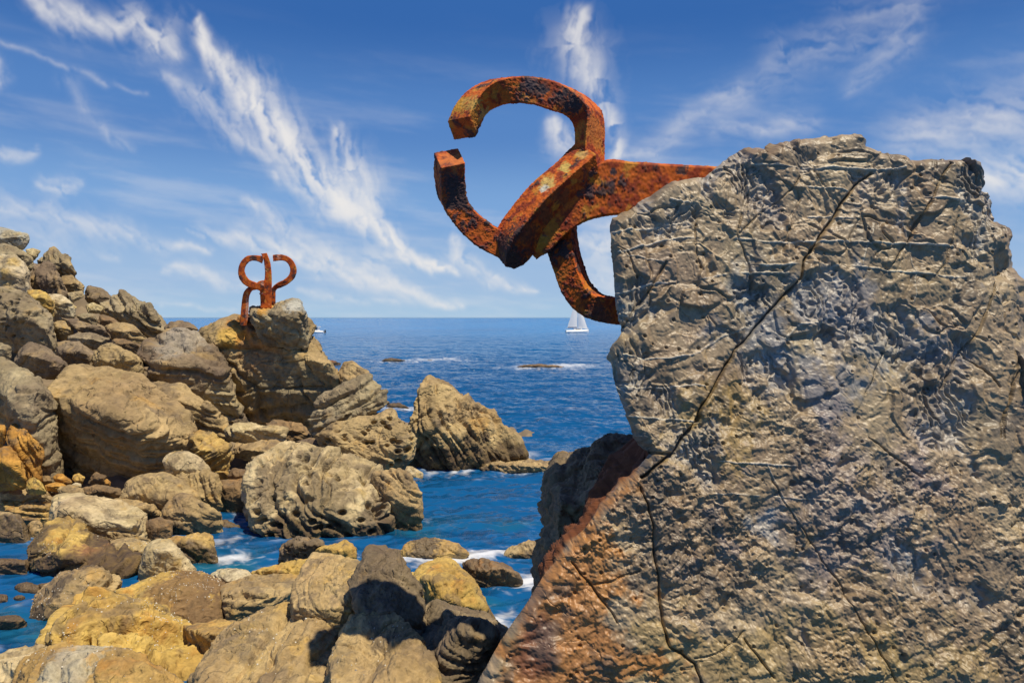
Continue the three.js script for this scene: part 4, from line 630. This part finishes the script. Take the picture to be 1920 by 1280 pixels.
boulder('rock_slab', 'brown flat slab stone behind the long pale block', 'D', [[446, 222], [480, 198], [542, 194], [662, 220], [690, 240], [682, 274], [600, 280], [480, 262]], { d: 14.3, pal: 'brown', strata: 1 });
boulder('boulder', 'smooth pale yellow dome resting against the big dark boulder', 'B', [[772, 1190], [790, 1160], [834, 1142], [902, 1142], [960, 1170], [1004, 1220], [1002, 1256], [820, 1262]], { d: 14.9, pal: 'pale', p: 9, strata: .4, rough: .6, chips: .3 });
boulder('boulder', 'wrinkled tan boulder under the pale yellow dome', 'D', [[950, 150], [1000, 128], [1100, 120], [1170, 145], [1205, 200], [1212, 300], [1150, 318], [1000, 290]], { d: 14.6, pal: 'tan', bed: [.85, .4, .1], strata: 1.2, p: 12 });
boulder('boulder', 'broad smooth brown boulder behind the tidal pool', 'D', [[655, 278], [672, 225], [702, 168], [762, 138], [822, 156], [902, 136], [1000, 180], [1090, 262], [1080, 310], [900, 334], [780, 294]], { d: 14.1, pal: 'tan', p: 11, strata: .3, chips: .4, rough: .8 });
boulder('rock_slab', 'large grey-tan slab at the left edge behind the thin layers', 'D', [[-60, 160], [0, 162], [60, 188], [202, 224], [314, 250], [294, 316], [200, 336], [-60, 310]], { g: .25, pal: 'tan', strata: .6, wet: -.2 });
boulder('rock_slab', 'thin ochre layers stacked under the grey-tan slab', 'D', [[-20, 290], [100, 290], [284, 308], [264, 396], [150, 408], [40, 350]], { g: .1, pal: 'ochre', strata: 1.6, bed: [.2, .95, .1], wet: 0 });
boulder('rock_slab', 'tan slab peeping out behind the long pale block', 'D', [[585, 288], [700, 278], [820, 300], [895, 332], [884, 374], [790, 390], [680, 340]], { d: 13.9, pal: 'tan', strata: .7 });
boulder('boulder', 'long pale block with a dark sheared end', 'D', [[272, 410, .3], [300, 300, .6], [314, 258, .8], [430, 252, .9], [562, 280, .9], [702, 320, .8], [794, 358, .6], [776, 442, .2], [722, 468, 0], [500, 446, 0], [350, 436, 0]], { d: 13, pal: 'pale', strata: .7, p: 22, emb: .4, fr: [[340, 330, -.1], [500, 390, -.25], [700, 420, -.25], [330, 400, -.1]] });
boulder('boulder', 'round brown boulder at the left of the pool', 'D', [[886, 374], [896, 320], [918, 288], [992, 253], [1084, 280], [1172, 330], [1210, 372], [1140, 396], [1000, 392]], { d: 13.7, pal: 'tan', p: 11, emb: .4 });
boulder('boulder', 'dark low stone between the long pale block and the round boulder', 'D', [[786, 444], [798, 392], [870, 378], [945, 398], [930, 440], [850, 456]], { d: 13.2, pal: 'brown', p: 12, emb: .4 });
boulder('boulder', 'knobbly tan boulder at the pool edge in front of the round one', 'D', [[845, 468], [870, 440], [902, 408], [1002, 358], [1074, 370], [1122, 400], [1130, 458], [1000, 476]], { pal: 'tan', rough: 1.8, p: 14, wet: .1 });
boulder('boulder', 'reddish square block at the far end of the pool', 'D', [[1192, 180], [1260, 172], [1340, 176], [1352, 240], [1356, 300], [1260, 312], [1200, 290]], { pal: 'brown', d: 15.2, emb: .4, p: 22 });
boulder('rock_slab', 'flat brown shelf at the water below the reddish block', 'D', [[1160, 320], [1220, 305], [1330, 305], [1360, 330], [1290, 356], [1190, 352]], { pal: 'brown', p: 12 });
boulder('stone', 'small tan rock in the pool beside the rough mid-water boulder', 'E', [[32, 482], [60, 434], [120, 428], [195, 465], [122, 490]], { pal: 'tan', rough: 1.6, p: 12 });
boulder('boulder', 'brown boulder at the left edge above the pool water', 'D', [[-50, 336], [0, 338], [102, 364], [152, 428], [158, 522], [80, 530], [-50, 530]], { pal: 'tan', p: 12, wet: .5 });
boulder('stone', 'small round brown stone right of the left-edge boulder', 'D', [[146, 420], [160, 400], [212, 393], [242, 430], [222, 474], [160, 478]], { d: 13.4, emb: .4, pal: 'tan', p: 10 });
boulder('rock_slab', 'thin tan slab in front of the long pale block', 'D', [[548, 464], [600, 432], [702, 468], [824, 505], [760, 520], [600, 512]], { d: 12.8, emb: .4, pal: 'tan', p: 14 });
boulder('rock_slab', 'flat mottled slab behind the yellow split boulder', 'D', [[556, 504], [700, 492], [822, 508], [836, 562], [790, 630], [680, 602]], { d: 12, emb: .4, pal: 'tan', barn: 250 });
boulder('boulder', 'big yellow boulder with a dark split across its front', 'D', [[170, 570, .3], [188, 520, .5], [212, 488, .6], [258, 470, .7], [256, 414, 1], [300, 402, 1.1], [345, 404, 1.1], [442, 430, 1], [572, 500, .8], [702, 590, .5], [768, 645, .2], [702, 688, 0], [500, 700, 0], [310, 730, 0], [195, 706, .1]], { pal: 'yellow', d: 11.4, emb: .5, wet: .5, strata: 1.4, bed: [-.35, .9, .3], rough: 1.3, p: 16, th: 2, barn: 260, stains: [[500, 640, 150, .25, .13, .06], [620, 600, 90, .16, .10, .06], [250, 660, 90, .17, .10, .06]], fr: [[300, 560, .1], [450, 620, -.1], [600, 600, .15], [300, 480, .5], [440, 500, .5]] });
boulder('boulder', 'pale grainy cone-shaped boulder behind the barnacled slab', 'D', [[750, 694], [770, 620], [800, 540], [830, 508], [862, 498], [922, 504], [992, 580], [1075, 664], [900, 700]], { d: 11.2, emb: .5, pal: 'pale', p: 14, strata: .2, chips: .5, barn: 120 });
boulder('boulder', 'tan layered boulder at the near side of the pool', 'D', [[865, 498], [960, 483], [1082, 477], [1146, 480], [1185, 588], [1184, 630], [1050, 632], [990, 590]], { pal: 'ochre', wet: .3, strata: 1.3, bed: [.6, .75, .1], barn: 80 });
boulder('rock_slab', 'dark flat rock in the water at the left edge', 'D', [[-50, 595], [0, 594], [164, 602], [168, 680], [60, 696], [-50, 696]], { pal: 'brown', wet: .35, strata: 1 });
boulder('stone', 'wet brown rock in the left water, the larger of a pair', 'D', [[72, 755], [100, 738], [150, 732], [212, 744], [210, 790], [90, 796]], { pal: 'brown', p: 12 });
boulder('stone', 'wet brown stone touching the barnacled boulder heap', 'D', [[200, 745], [232, 734], [275, 738], [270, 775], [215, 785]], { pal: 'brown', p: 12 });
boulder('stone', 'tiny wet stone at the left edge in the water', 'D', [[-30, 800], [5, 794], [34, 800], [38, 840], [-30, 850]], { pal: 'brown', p: 12 });
boulder('stone', 'tiny pointed wet stone in the left water', 'D', [[62, 830], [80, 806], [104, 795], [138, 812], [132, 836]], { pal: 'brown', p: 14 });
boulder('rock_slab', 'rusty flat rock at the left edge of the lower pool', 'D', [[-50, 925], [0, 920], [100, 914], [155, 950], [144, 992], [-50, 1000]], { pal: 'brown', wet: .3, rough: 1.6 });
boulder('boulder', 'yellow-brown boulder low at the left edge', 'D', [[-40, 1082], [20, 1060], [92, 1030], [112, 1060], [92, 1112], [-40, 1130]], { d: 9.2, emb: .4, pal: 'ochre', barn: 40 });
boulder('boulder', 'weathered barnacled heap with a dark hollow left end', 'D', [[145, 1060, .1], [150, 980, .2], [168, 880, .3], [200, 830, .4], [240, 770, .6], [330, 698, .9], [500, 676, 1], [600, 690, .9], [660, 730, .7], [570, 810, .4], [400, 920, .2], [310, 1020, 0], [250, 1080, 0]], { d: 9.9, emb: .5, pal: 'tan', strata: 1.2, bed: [-.3, .9, .3], rough: 2, chips: 1.5, th: 1.8, p: 16, barn: 500, stains: [[200, 980, 120, .10, .075, .05], [260, 800, 60, .12, .09, .06]], fr: [[330, 760, .3], [330, 880, .05], [230, 900, .05], [500, 720, .5]] });
boulder('boulder', 'large barnacle-studded boulder with a brown lower face', 'D', [[625, 785, .5], [700, 745, .8], [800, 708, 1], [900, 690, 1.1], [1002, 663, 1.2], [1132, 678, 1.2], [1224, 758, .9], [1260, 842, .5], [1246, 950, .2], [1205, 982, 0], [1020, 968, 0], [900, 920, .05], [800, 866, .15], [700, 820, .3]], { d: 9.6, emb: .5, pal: 'yellow', rough: 1.4, chips: .8, strata: .4, th: 1.7, p: 14, barn: 900, stains: [[1000, 880, 170, .21, .13, .06], [850, 830, 110, .24, .15, .06], [1120, 920, 110, .19, .12, .06]], fr: [[900, 760, .35], [1050, 760, .3], [1200, 850, .2], [1000, 940, -.1]] });
boulder('rock_slab', 'tan horizontal slab right of the barnacle-studded boulder', 'E', [[90, 790, .4], [120, 768, .6], [280, 746, .8], [380, 748, .8], [505, 750, .6], [470, 800, .3], [420, 845, .15], [280, 955, 0], [130, 985, 0]], { d: 9.9, emb: .5, pal: 'tan', strata: 1.2, bed: [.05, .98, .2], th: 1.6, barn: 60 });
boulder('boulder', 'smooth cream rock lying on the tan horizontal slab', 'E', [[38, 714], [80, 690], [140, 682], [232, 690], [282, 742], [200, 770], [95, 778]], { d: 10.6, pal: 'white', p: 9, strata: .5, rough: .6, chips: .3 });
boulder('boulder', 'yellow crumbly boulder behind the shadowed foreground rock', 'E', [[252, 706], [300, 680], [402, 664], [550, 628], [560, 690], [512, 750], [400, 764], [278, 746]], { d: 10.7, emb: .4, pal: 'yellow', rough: 1.5, strata: .8 });
boulder('boulder', 'black-brown jagged honeycombed rock at the pool', 'E', [[396, 572], [440, 545], [502, 524], [602, 532], [652, 556], [660, 590], [560, 608], [408, 640]], { d: 11.6, emb: .4, pal: 'dark', pits: 2, pf: 7, rough: 2.4, chips: 1.5 });
boulder('boulder', 'yellow peaked rock behind the shadowed foreground rock', 'E', [[590, 590], [650, 560], [742, 538], [802, 580], [824, 630], [740, 670], [590, 640]], { d: 11.1, emb: .4, pal: 'yellow', p: 20, strata: .4 });
// nearest rocks
boulder('rock_slab', 'great golden slab with slanting cracks and barnacles in the left foreground', 'D', [[268, 1066, .1], [300, 1010, .3], [372, 900, .7], [440, 850, 1], [568, 776, 1.3], [684, 808, 1.3], [862, 898, 1.1], [1002, 958, .9], [1150, 1082, .6], [1130, 1204, .2], [1056, 1268, 0], [800, 1190, -.05], [600, 1060, .1], [430, 990, .2]], { d: 8.3, emb: .5, pal: 'yellow', strata: 1.8, bed: [.45, .82, .35], rough: 1.3, chips: 1.2, th: 1.5, p: 18, barn: 800, fine: 1.15, fr: [[440, 960, .35], [600, 900, .65], [800, 1000, .5], [1000, 1120, .25]] });
boulder('rock_slab', 'grey speckled slab along the bottom edge in the left foreground', 'D', [[110, 1310, 0], [200, 1120, .5], [282, 1072, .7], [422, 1078, .75], [602, 1130, .6], [742, 1210, .4], [902, 1248, .3], [1010, 1300, 0], [900, 1400, -.4], [120, 1400, -.4]], { d: 7.5, emb: .5, pal: 'ochre', strata: 1, bed: [.4, .85, .3], rough: 1.6, th: 1.3, barn: 400, stains: [[400, 1150, 150, .40, .36, .27]] });
boulder('rock_slab', 'pale furrowed slab in the bottom left corner', 'D', [[-60, 1140, .3], [0, 1118, .5], [132, 1076, .7], [242, 1084, .6], [212, 1150, .3], [110, 1290, 0], [60, 1380, -.2], [-60, 1380, -.2]], { d: 7.8, emb: .5, pal: 'pale', strata: 2, bed: [.5, .8, .3] });
boulder('boulder', 'ochre ledge joining the golden slab and the shadowed foreground rock', 'D', [[1000, 970, .4], [1120, 965, .5], [1250, 990, .5], [1330, 960, .5], [1360, 1000, .3], [1230, 1110, .1], [1140, 1140, .1]], { d: 8.6, emb: .5, pal: 'ochre', strata: 1, barn: 60 });
boulder('rock_slab', 'brown rock sloping along the bottom left of the shadowed rocks', 'E', [[-20, 1230, .1], [30, 1112, .3], [100, 1050, .5], [192, 1008, .7], [330, 950, .85], [462, 888, 1], [600, 860, 1], [700, 880, .9], [700, 1000, .5], [640, 1290, -.2], [560, 1400, -.5], [-60, 1400, -.5]], { d: 7.0, emb: .6, pal: 'shadow', strata: 1, bed: [.5, .8, .3], rough: 1.2, chips: 1.4, th: 1.5, p: 20, fine: 1.15, fr: [[400, 1000, .5], [200, 1120, .2], [560, 980, .5]], barn: 150 });
boulder('boulder', 'brown peaked block left of the dark tall one in the foreground', 'E', [[468, 890, .2], [464, 800, .4], [500, 720, .6], [532, 655, .8], [578, 602, 1], [682, 606, 1], [795, 650, .9], [846, 715, .6], [800, 830, .2], [710, 900, .1]], { d: 7.4, emb: .5, pal: 'shadow', strata: .5, chips: 1.2, th: 1.2, p: 24, fine: 1.15, fr: [[560, 760, .4], [700, 760, .35]] });
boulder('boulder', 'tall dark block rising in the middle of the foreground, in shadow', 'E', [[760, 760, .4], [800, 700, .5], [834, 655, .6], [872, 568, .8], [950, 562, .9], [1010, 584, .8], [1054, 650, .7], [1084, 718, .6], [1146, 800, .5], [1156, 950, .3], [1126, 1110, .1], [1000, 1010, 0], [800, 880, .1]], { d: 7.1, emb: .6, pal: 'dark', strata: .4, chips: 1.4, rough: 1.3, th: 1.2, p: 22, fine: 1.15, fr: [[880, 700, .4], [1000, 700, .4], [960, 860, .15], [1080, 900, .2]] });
boulder('boulder', 'cracked brown rock at the bottom middle crossed by the sculpture shadow', 'E', [[620, 1300, -.2], [660, 1180, .1], [690, 1060, .3], [760, 950, .6], [860, 866, .8], [950, 880, .8], [1010, 930, .7], [1050, 1040, .5], [1124, 1100, .4], [1210, 1300, -.1], [1150, 1420, -.4], [640, 1420, -.5]], { d: 6.45, emb: .6, pal: 'shadow', strata: .6, chips: 1.5, rough: 1.2, th: 1.2, p: 20, fine: 1.15, fr: [[800, 1080, .3], [950, 1080, .3], [860, 1220, .05], [1060, 1200, .1]], barn: 60 });
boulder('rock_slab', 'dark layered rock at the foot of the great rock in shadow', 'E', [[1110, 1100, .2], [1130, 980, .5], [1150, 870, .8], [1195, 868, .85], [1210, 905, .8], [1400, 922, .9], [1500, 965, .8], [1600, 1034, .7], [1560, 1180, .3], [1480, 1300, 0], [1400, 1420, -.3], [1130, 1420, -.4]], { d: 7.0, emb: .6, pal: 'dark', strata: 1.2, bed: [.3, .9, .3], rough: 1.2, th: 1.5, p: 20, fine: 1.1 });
// right-hand water
boulder('boulder', 'bright yellow boulder behind the tall dark block', 'E', [[1064, 694, .5], [1180, 660, .8], [1282, 628, .9], [1344, 680, .8], [1414, 790, .5], [1440, 890, .2], [1490, 965, 0], [1300, 960, 0], [1150, 880, .1], [1090, 780, .3]], { d: 9.7, emb: .6, pal: 'yellow', strata: .9, rough: 1.2, th: 1.5, p: 16, wet: .1 });
boulder('boulder', 'low ochre boulder awash with a dark belt, left of the surf', 'E', [[1026, 612], [1050, 574], [1084, 548], [1202, 528], [1342, 554], [1395, 606], [1300, 640], [1100, 650]], { pal: 'ochre', wet: .05, p: 11, rough: 1.3, stains: [[1150, 590, 90, .14, .10, .06]] });
boulder('rock_slab', 'dark slanting wet rock pointing right into the surf', 'E', [[1360, 655], [1400, 640], [1455, 632], [1542, 670], [1690, 768], [1650, 785], [1420, 780], [1385, 722]], { pal: 'brown', wet: .1, strata: 1.3, bed: [.45, .85, .1], p: 22 });
boulder('boulder', 'pale rounded rock in the surf beside the great rock', 'E', [[1560, 622], [1600, 572], [1700, 538], [1795, 550], [1850, 600], [1840, 630], [1700, 630]], { pal: 'tan', wet: .02, p: 12 });
boulder('boulder', 'massive rough boulder with a pale cracked top standing in the pool', 'E', [[222, 220, .9], [236, 185, 1], [300, 150, 1.3], [370, 110, 1.6], [420, 45, 2], [455, 50, 2], [562, 80, 1.9], [662, 120, 1.7], [732, 160, 1.5], [802, 128, 1.6], [872, 150, 1.5], [925, 190, 1.2], [985, 290, .8], [990, 375, .5], [935, 420, .3], [922, 465, .15], [760, 510, 0], [640, 506, 0], [380, 476, .1], [250, 452, .3], [236, 400, .4], [262, 330, .6]], { d: 13.4, emb: .5, pal: 'pale', patina: .12, bed: [.45, .8, .35], strata: 1.2, rough: 1.3, chips: 1.3, pits: 1.4, pf: 8, wet: .25, th: 3, p: 14, fine: 1.3, fr: [[400, 230, .7], [560, 260, .6], [700, 260, .6], [600, 380, .05], [800, 350, .15], [400, 380, .2]], stains: [[330, 280, 120, .23, .18, .115], [560, 420, 200, .23, .18, .11], [900, 430, 100, .22, .17, .11]] });
boulder('boulder', 'smaller fluted boulder at the right of the massive pool boulder', 'E', [[884, 192], [920, 172], [962, 166], [1022, 168], [1084, 210], [1124, 268], [1160, 300], [1155, 388], [1050, 400], [960, 395]], { d: 14, emb: .5, pal: 'tan', bed: [.5, .8, .2], strata: 1.2, p: 12, wet: .2, fine: 1.2 });
boulder('boulder', 'low tan stone behind the massive pool boulder', 'C', [[640, 1180], [690, 1148], [785, 1188], [790, 1240], [700, 1230]], { d: 15.6, pal: 'tan', p: 12 });
boulder('boulder', 'smooth beige rock at the waterline below the holed boulder', 'E', [[1010, 175], [1035, 152], [1092, 148], [1155, 186], [1130, 210], [1050, 214]], { pal: 'pale', p: 9, chips: .2, rough: .5, wet: -.2 });
boulder('rock_slab', 'flat encrusted rock awash beside the pointed rock', 'C', [[1446, 1232], [1480, 1205], [1502, 1188], [1602, 1184], [1752, 1184], [1845, 1200], [1850, 1228], [1700, 1244]], { pal: 'tan', wet: .1, rough: 2, p: 16 });
boulder('boulder', 'small dark rock awash behind the pointed rock', 'C', [[955, 895], [970, 878], [1020, 876], [1080, 905], [1040, 915], [975, 914]], { pal: 'brown', rough: 1.5 });
boulder('reef_rock', 'long low reef breaking the surface far out, right of centre', 'p', [[964, 689], [980, 685], [1000, 683], [1030, 685], [1064, 687.5], [1056, 690]], { pal: 'brown', rough: .7, chips: .6, wet: .1, th: 2, cat: 'rock' });
boulder('reef_rock', 'small dark reef far out above the pointed rock', 'p', [[712, 677], [722, 672], [740, 671], [760, 675], [750, 678]], { pal: 'brown', rough: 2, th: 2, cat: 'rock' });
boulder('reef_rock', 'faintest dark reef hump right of the small far reef', 'p', [[793, 676], [803, 674], [815, 675], [810, 677]], { pal: 'brown', rough: 2, th: 2, cat: 'rock' });
boulder('reef_rock', 'reddish low reef just right of the pedestal rock', 'p', [[596, 684], [600, 673], [620, 674], [640, 681], [630, 686]], { pal: 'rust', rough: 2, th: 2, cat: 'rock' });
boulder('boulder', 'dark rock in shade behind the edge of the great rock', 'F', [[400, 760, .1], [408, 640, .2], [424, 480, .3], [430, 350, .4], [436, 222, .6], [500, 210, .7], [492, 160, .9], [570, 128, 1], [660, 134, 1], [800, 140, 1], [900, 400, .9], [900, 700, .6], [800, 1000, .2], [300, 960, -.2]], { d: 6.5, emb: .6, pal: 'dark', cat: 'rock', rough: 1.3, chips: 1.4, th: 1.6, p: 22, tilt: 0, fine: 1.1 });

// ---------- the small sculpture on its rock ----------
{
  const d0 = 20.35, base = P(...un('X', 480, 760), d0), root = new THREE.Group(); root.name = numbered('iron_sculpture'); root.position.copy(base); scene.add(root);
  tag(root, 'small distant rusted iron sculpture with two curled claws on the sea rock', 'sculpture');
  const X = (L) => L.map((s) => s.map(([x, y, d]) => [...un('X', x, y), d ?? 0]));
  // outer and inner edges of each bar as seen, with the depth of the bar behind
  const part = (name, L, dz = 0, th = .17, look = {}) => meshOf(name, rusted(bar(X(L.map(([ox, oy, ix, iy, k = 0, tx = 0, ty = 0]) => [[ox + tx, oy + ty, th + k], [ox, oy, k], [ix, iy, k]])), d0 + dz, { nl: 90, per: 12, round: .12 }), base, .75, 0.006, { d: d0, streak: .75, dark: .06, ...look }), rustMat, root);
  part('leg', [[133, 1010, 215, 1010], [138, 900, 234, 900], [148, 770, 240, 770], [162, 660, 246, 660], [180, 590, 262, 610], [225, 535, 290, 570], [300, 500, 330, 560], [380, 450, 385, 545], [440, 440, 445, 540]], -.12);
  part('column', [[390, 790, 532, 790], [390, 700, 532, 700], [388, 590, 534, 590], [420, 500, 534, 500], [443, 420, 534, 420], [447, 340, 530, 340], [443, 270, 524, 280], [436, 215, 515, 215], [425, 150, 496, 160], [395, 105, 470, 95]], -.05, .2);
  part('left_claw', [[455, 640, 372, 600, .0], [452, 560, 380, 620, 0], [430, 500, 380, 575, -.05], [340, 470, 320, 550, -.1], [250, 430, 215, 515, -.15], [205, 375, 130, 430, -.15], [190, 310, 108, 320, -.15], [215, 240, 140, 210, -.15], [270, 195, 220, 135, -.15], [340, 195, 320, 125, -.15], [410, 225, 440, 135, -.15]], -.1);
  part('right_claw', [[580, 740, 530, 740, .1], [580, 640, 530, 640, .1], [590, 560, 535, 540, .1], [650, 530, 600, 475, .05], [740, 485, 690, 430, 0], [820, 410, 745, 380, 0], [848, 310, 765, 310, 0], [825, 230, 750, 250, 0], [770, 160, 710, 205, 0], [680, 120, 660, 190, 0], [600, 115, 600, 195, 0], [545, 122, 552, 200, 0]], .15);
}

// ---------- boats ----------
const white = paint(.82, .82, .80, .35), canvas = paint(.84, .83, .80, .8), dark = paint(.05, .06, .08, .25), alu = paint(.6, .6, .62, .35), navy = paint(.04, .06, .14, .5);
function hullGeo(L, B, D, rise = 0.25) {             // lofted hull, bow towards +x, waterline at y = 0
  const nS = 18, nR = 9, pos = [], idx = [];
  for (let i = 0; i <= nS; i++) { const t = i / nS, x = (t - .5) * L, w = B / 2 * Math.min(1, Math.pow(Math.max(0, 1 - t), .5) * 1.35) * (t < .15 ? .85 + t : 1), dk = D + rise * t * t;
    for (let j = 0; j <= nR; j++) { const a = (j / nR - .5) * Math.PI; pos.push(x + .06 * L * t * (1 + Math.cos(a)) * -.5 + .06 * L * t, dk - (dk + .35) * Math.pow(Math.cos(a), .7), w * Math.sin(a)); } }
  for (let i = 0; i < nS; i++) for (let j = 0; j < nR; j++) { const a = i * (nR + 1) + j; idx.push(a, a + 1, a + nR + 1, a + 1, a + nR + 2, a + nR + 1); }
  for (let i = 0; i < nS; i++) { const a = i * (nR + 1), b = a + nR; idx.push(a, a + nR + 1, b, b, a + nR + 1, b + nR + 1); }      // deck
  for (let j = 1; j < nR; j++) idx.push(0, j, j + 1);                                                                              // transom
  return geoOf(new Float32Array(pos), new Uint32Array(idx));
}
const block = (w, h, d, x, y, z, r = .15) => { const s = new THREE.Shape(); s.moveTo(-w / 2, 0); s.lineTo(w / 2, 0); s.lineTo(w / 2 - r * h, h); s.lineTo(-w / 2 + r * h * .5, h); s.closePath(); const g = new THREE.ExtrudeGeometry(s, { depth: d, bevelEnabled: true, bevelSize: .04, bevelThickness: .04, bevelSegments: 2 }); g.translate(x, y, z - d / 2); return g; };
const sail = (pts, belly) => { const n = 10, pos = [], idx = []; for (let i = 0; i <= n; i++) for (let j = 0; j <= n; j++) { const u = i / n, v = j / n, [a, b, c] = pts; pos.push(mix(mix(a[0], b[0], u), c[0], v), mix(mix(a[1], b[1], u), c[1], v), belly * Math.sin(Math.PI * u) * (1 - v) * Math.sin(Math.PI * Math.min(1, v + .25))); } for (let i = 0; i < n; i++) for (let j = 0; j < n; j++) { const a = i * (n + 1) + j; idx.push(a, a + 1, a + n + 1, a + 1, a + n + 2, a + n + 1); } return geoOf(new Float32Array(pos), new Uint32Array(idx)); };
const stick = (a, b, r) => { const A = new THREE.Vector3(...a), B = new THREE.Vector3(...b), g = new THREE.CylinderGeometry(r, r, A.distanceTo(B), 8); g.applyQuaternion(new THREE.Quaternion().setFromUnitVectors(new THREE.Vector3(0, 1, 0), B.clone().sub(A).normalize())); g.translate(...A.add(B).multiplyScalar(.5).toArray()); return g; };
{
  const p = P(1082, 624, 200); p.y = 0; const b = new THREE.Group(); b.name = numbered('sailboat'); b.position.copy(p); b.rotation.y = .12; scene.add(b);
  tag(b, 'white sailing yacht with two raised white sails near the horizon', 'sailboat');
  meshOf('hull', hullGeo(6.2, 2, .75), white, b); meshOf('cabin', block(2.2, .45, 1.1, .2, .72, 0), white, b); meshOf('cabin_window', mergeGeometries([block(1.3, .14, 1.26, .2, .87, 0)]), dark, b);
  meshOf('mast', stick([.1, .6, 0], [.1, 10.2, 0], .06), alu, b); meshOf('boom', stick([.1, 1.5, 0], [-2.7, 1.45, .2], .05), alu, b);
  meshOf('mainsail', sail([[-2.6, 1.6], [0.02, 1.6], [0.02, 9.9]], .35), canvas, b); meshOf('jib', sail([[.35, 1.4], [2.9, 1.1], [.2, 9.2]], .3), canvas, b);
  meshOf('railing', mergeGeometries([[-2.9, .9], [-2.9, -.9], [3, .25], [3, -.25], [1.8, .7], [1.8, -.7]].map(([x, z]) => stick([x, .7, z], [x, 1.35, z], .025)).concat([stick([-2.9, 1.3, .9], [3, 1.35, .25], .02), stick([-2.9, 1.3, -.9], [3, 1.35, -.25], .02)])), alu, b);
  meshOf('forestay', stick([3, 1, 0], [.1, 10, 0], .02), alu, b); meshOf('sail_cover', block(2.4, .18, .2, -1.3, 1.35, .1, 0), navy, b);
}
{
  const p = P(593, 625, 193); p.y = 0; const b = new THREE.Group(); b.name = numbered('motorboat'); b.position.copy(p); b.rotation.y = Math.PI - .15; scene.add(b);
  tag(b, 'small white motorboat with a wheelhouse just right of the pedestal rock', 'motorboat');
  meshOf('hull', hullGeo(4.4, 1.7, .7, .3), white, b); meshOf('wheelhouse', block(1.5, 1.0, 1.2, .1, .65, 0, .25), white, b); meshOf('wheelhouse_window', block(1.3, .32, 1.34, .12, 1.12, 0, .25), dark, b);
  meshOf('roof', block(1.7, .1, 1.4, 0, 1.68, 0, 0), white, b); meshOf('mast', stick([-.1, 1.7, 0], [-.1, 2.9, 0], .03), alu, b); meshOf('railing', mergeGeometries([stick([.6, .8, .6], [.6, 1.3, .6], .02), stick([.6, .8, -.6], [.6, 1.3, -.6], .02), stick([1.9, .9, .1], [1.9, 1.4, .1], .02), stick([.6, 1.3, .6], [1.9, 1.4, .1], .02), stick([.6, 1.3, -.6], [1.9, 1.4, .1], .02)]), alu, b);
  meshOf('outboard_motor', block(.4, .7, .35, -2.35, .2, 0, .2), dark, b);
}

renderer.render(scene, camera);
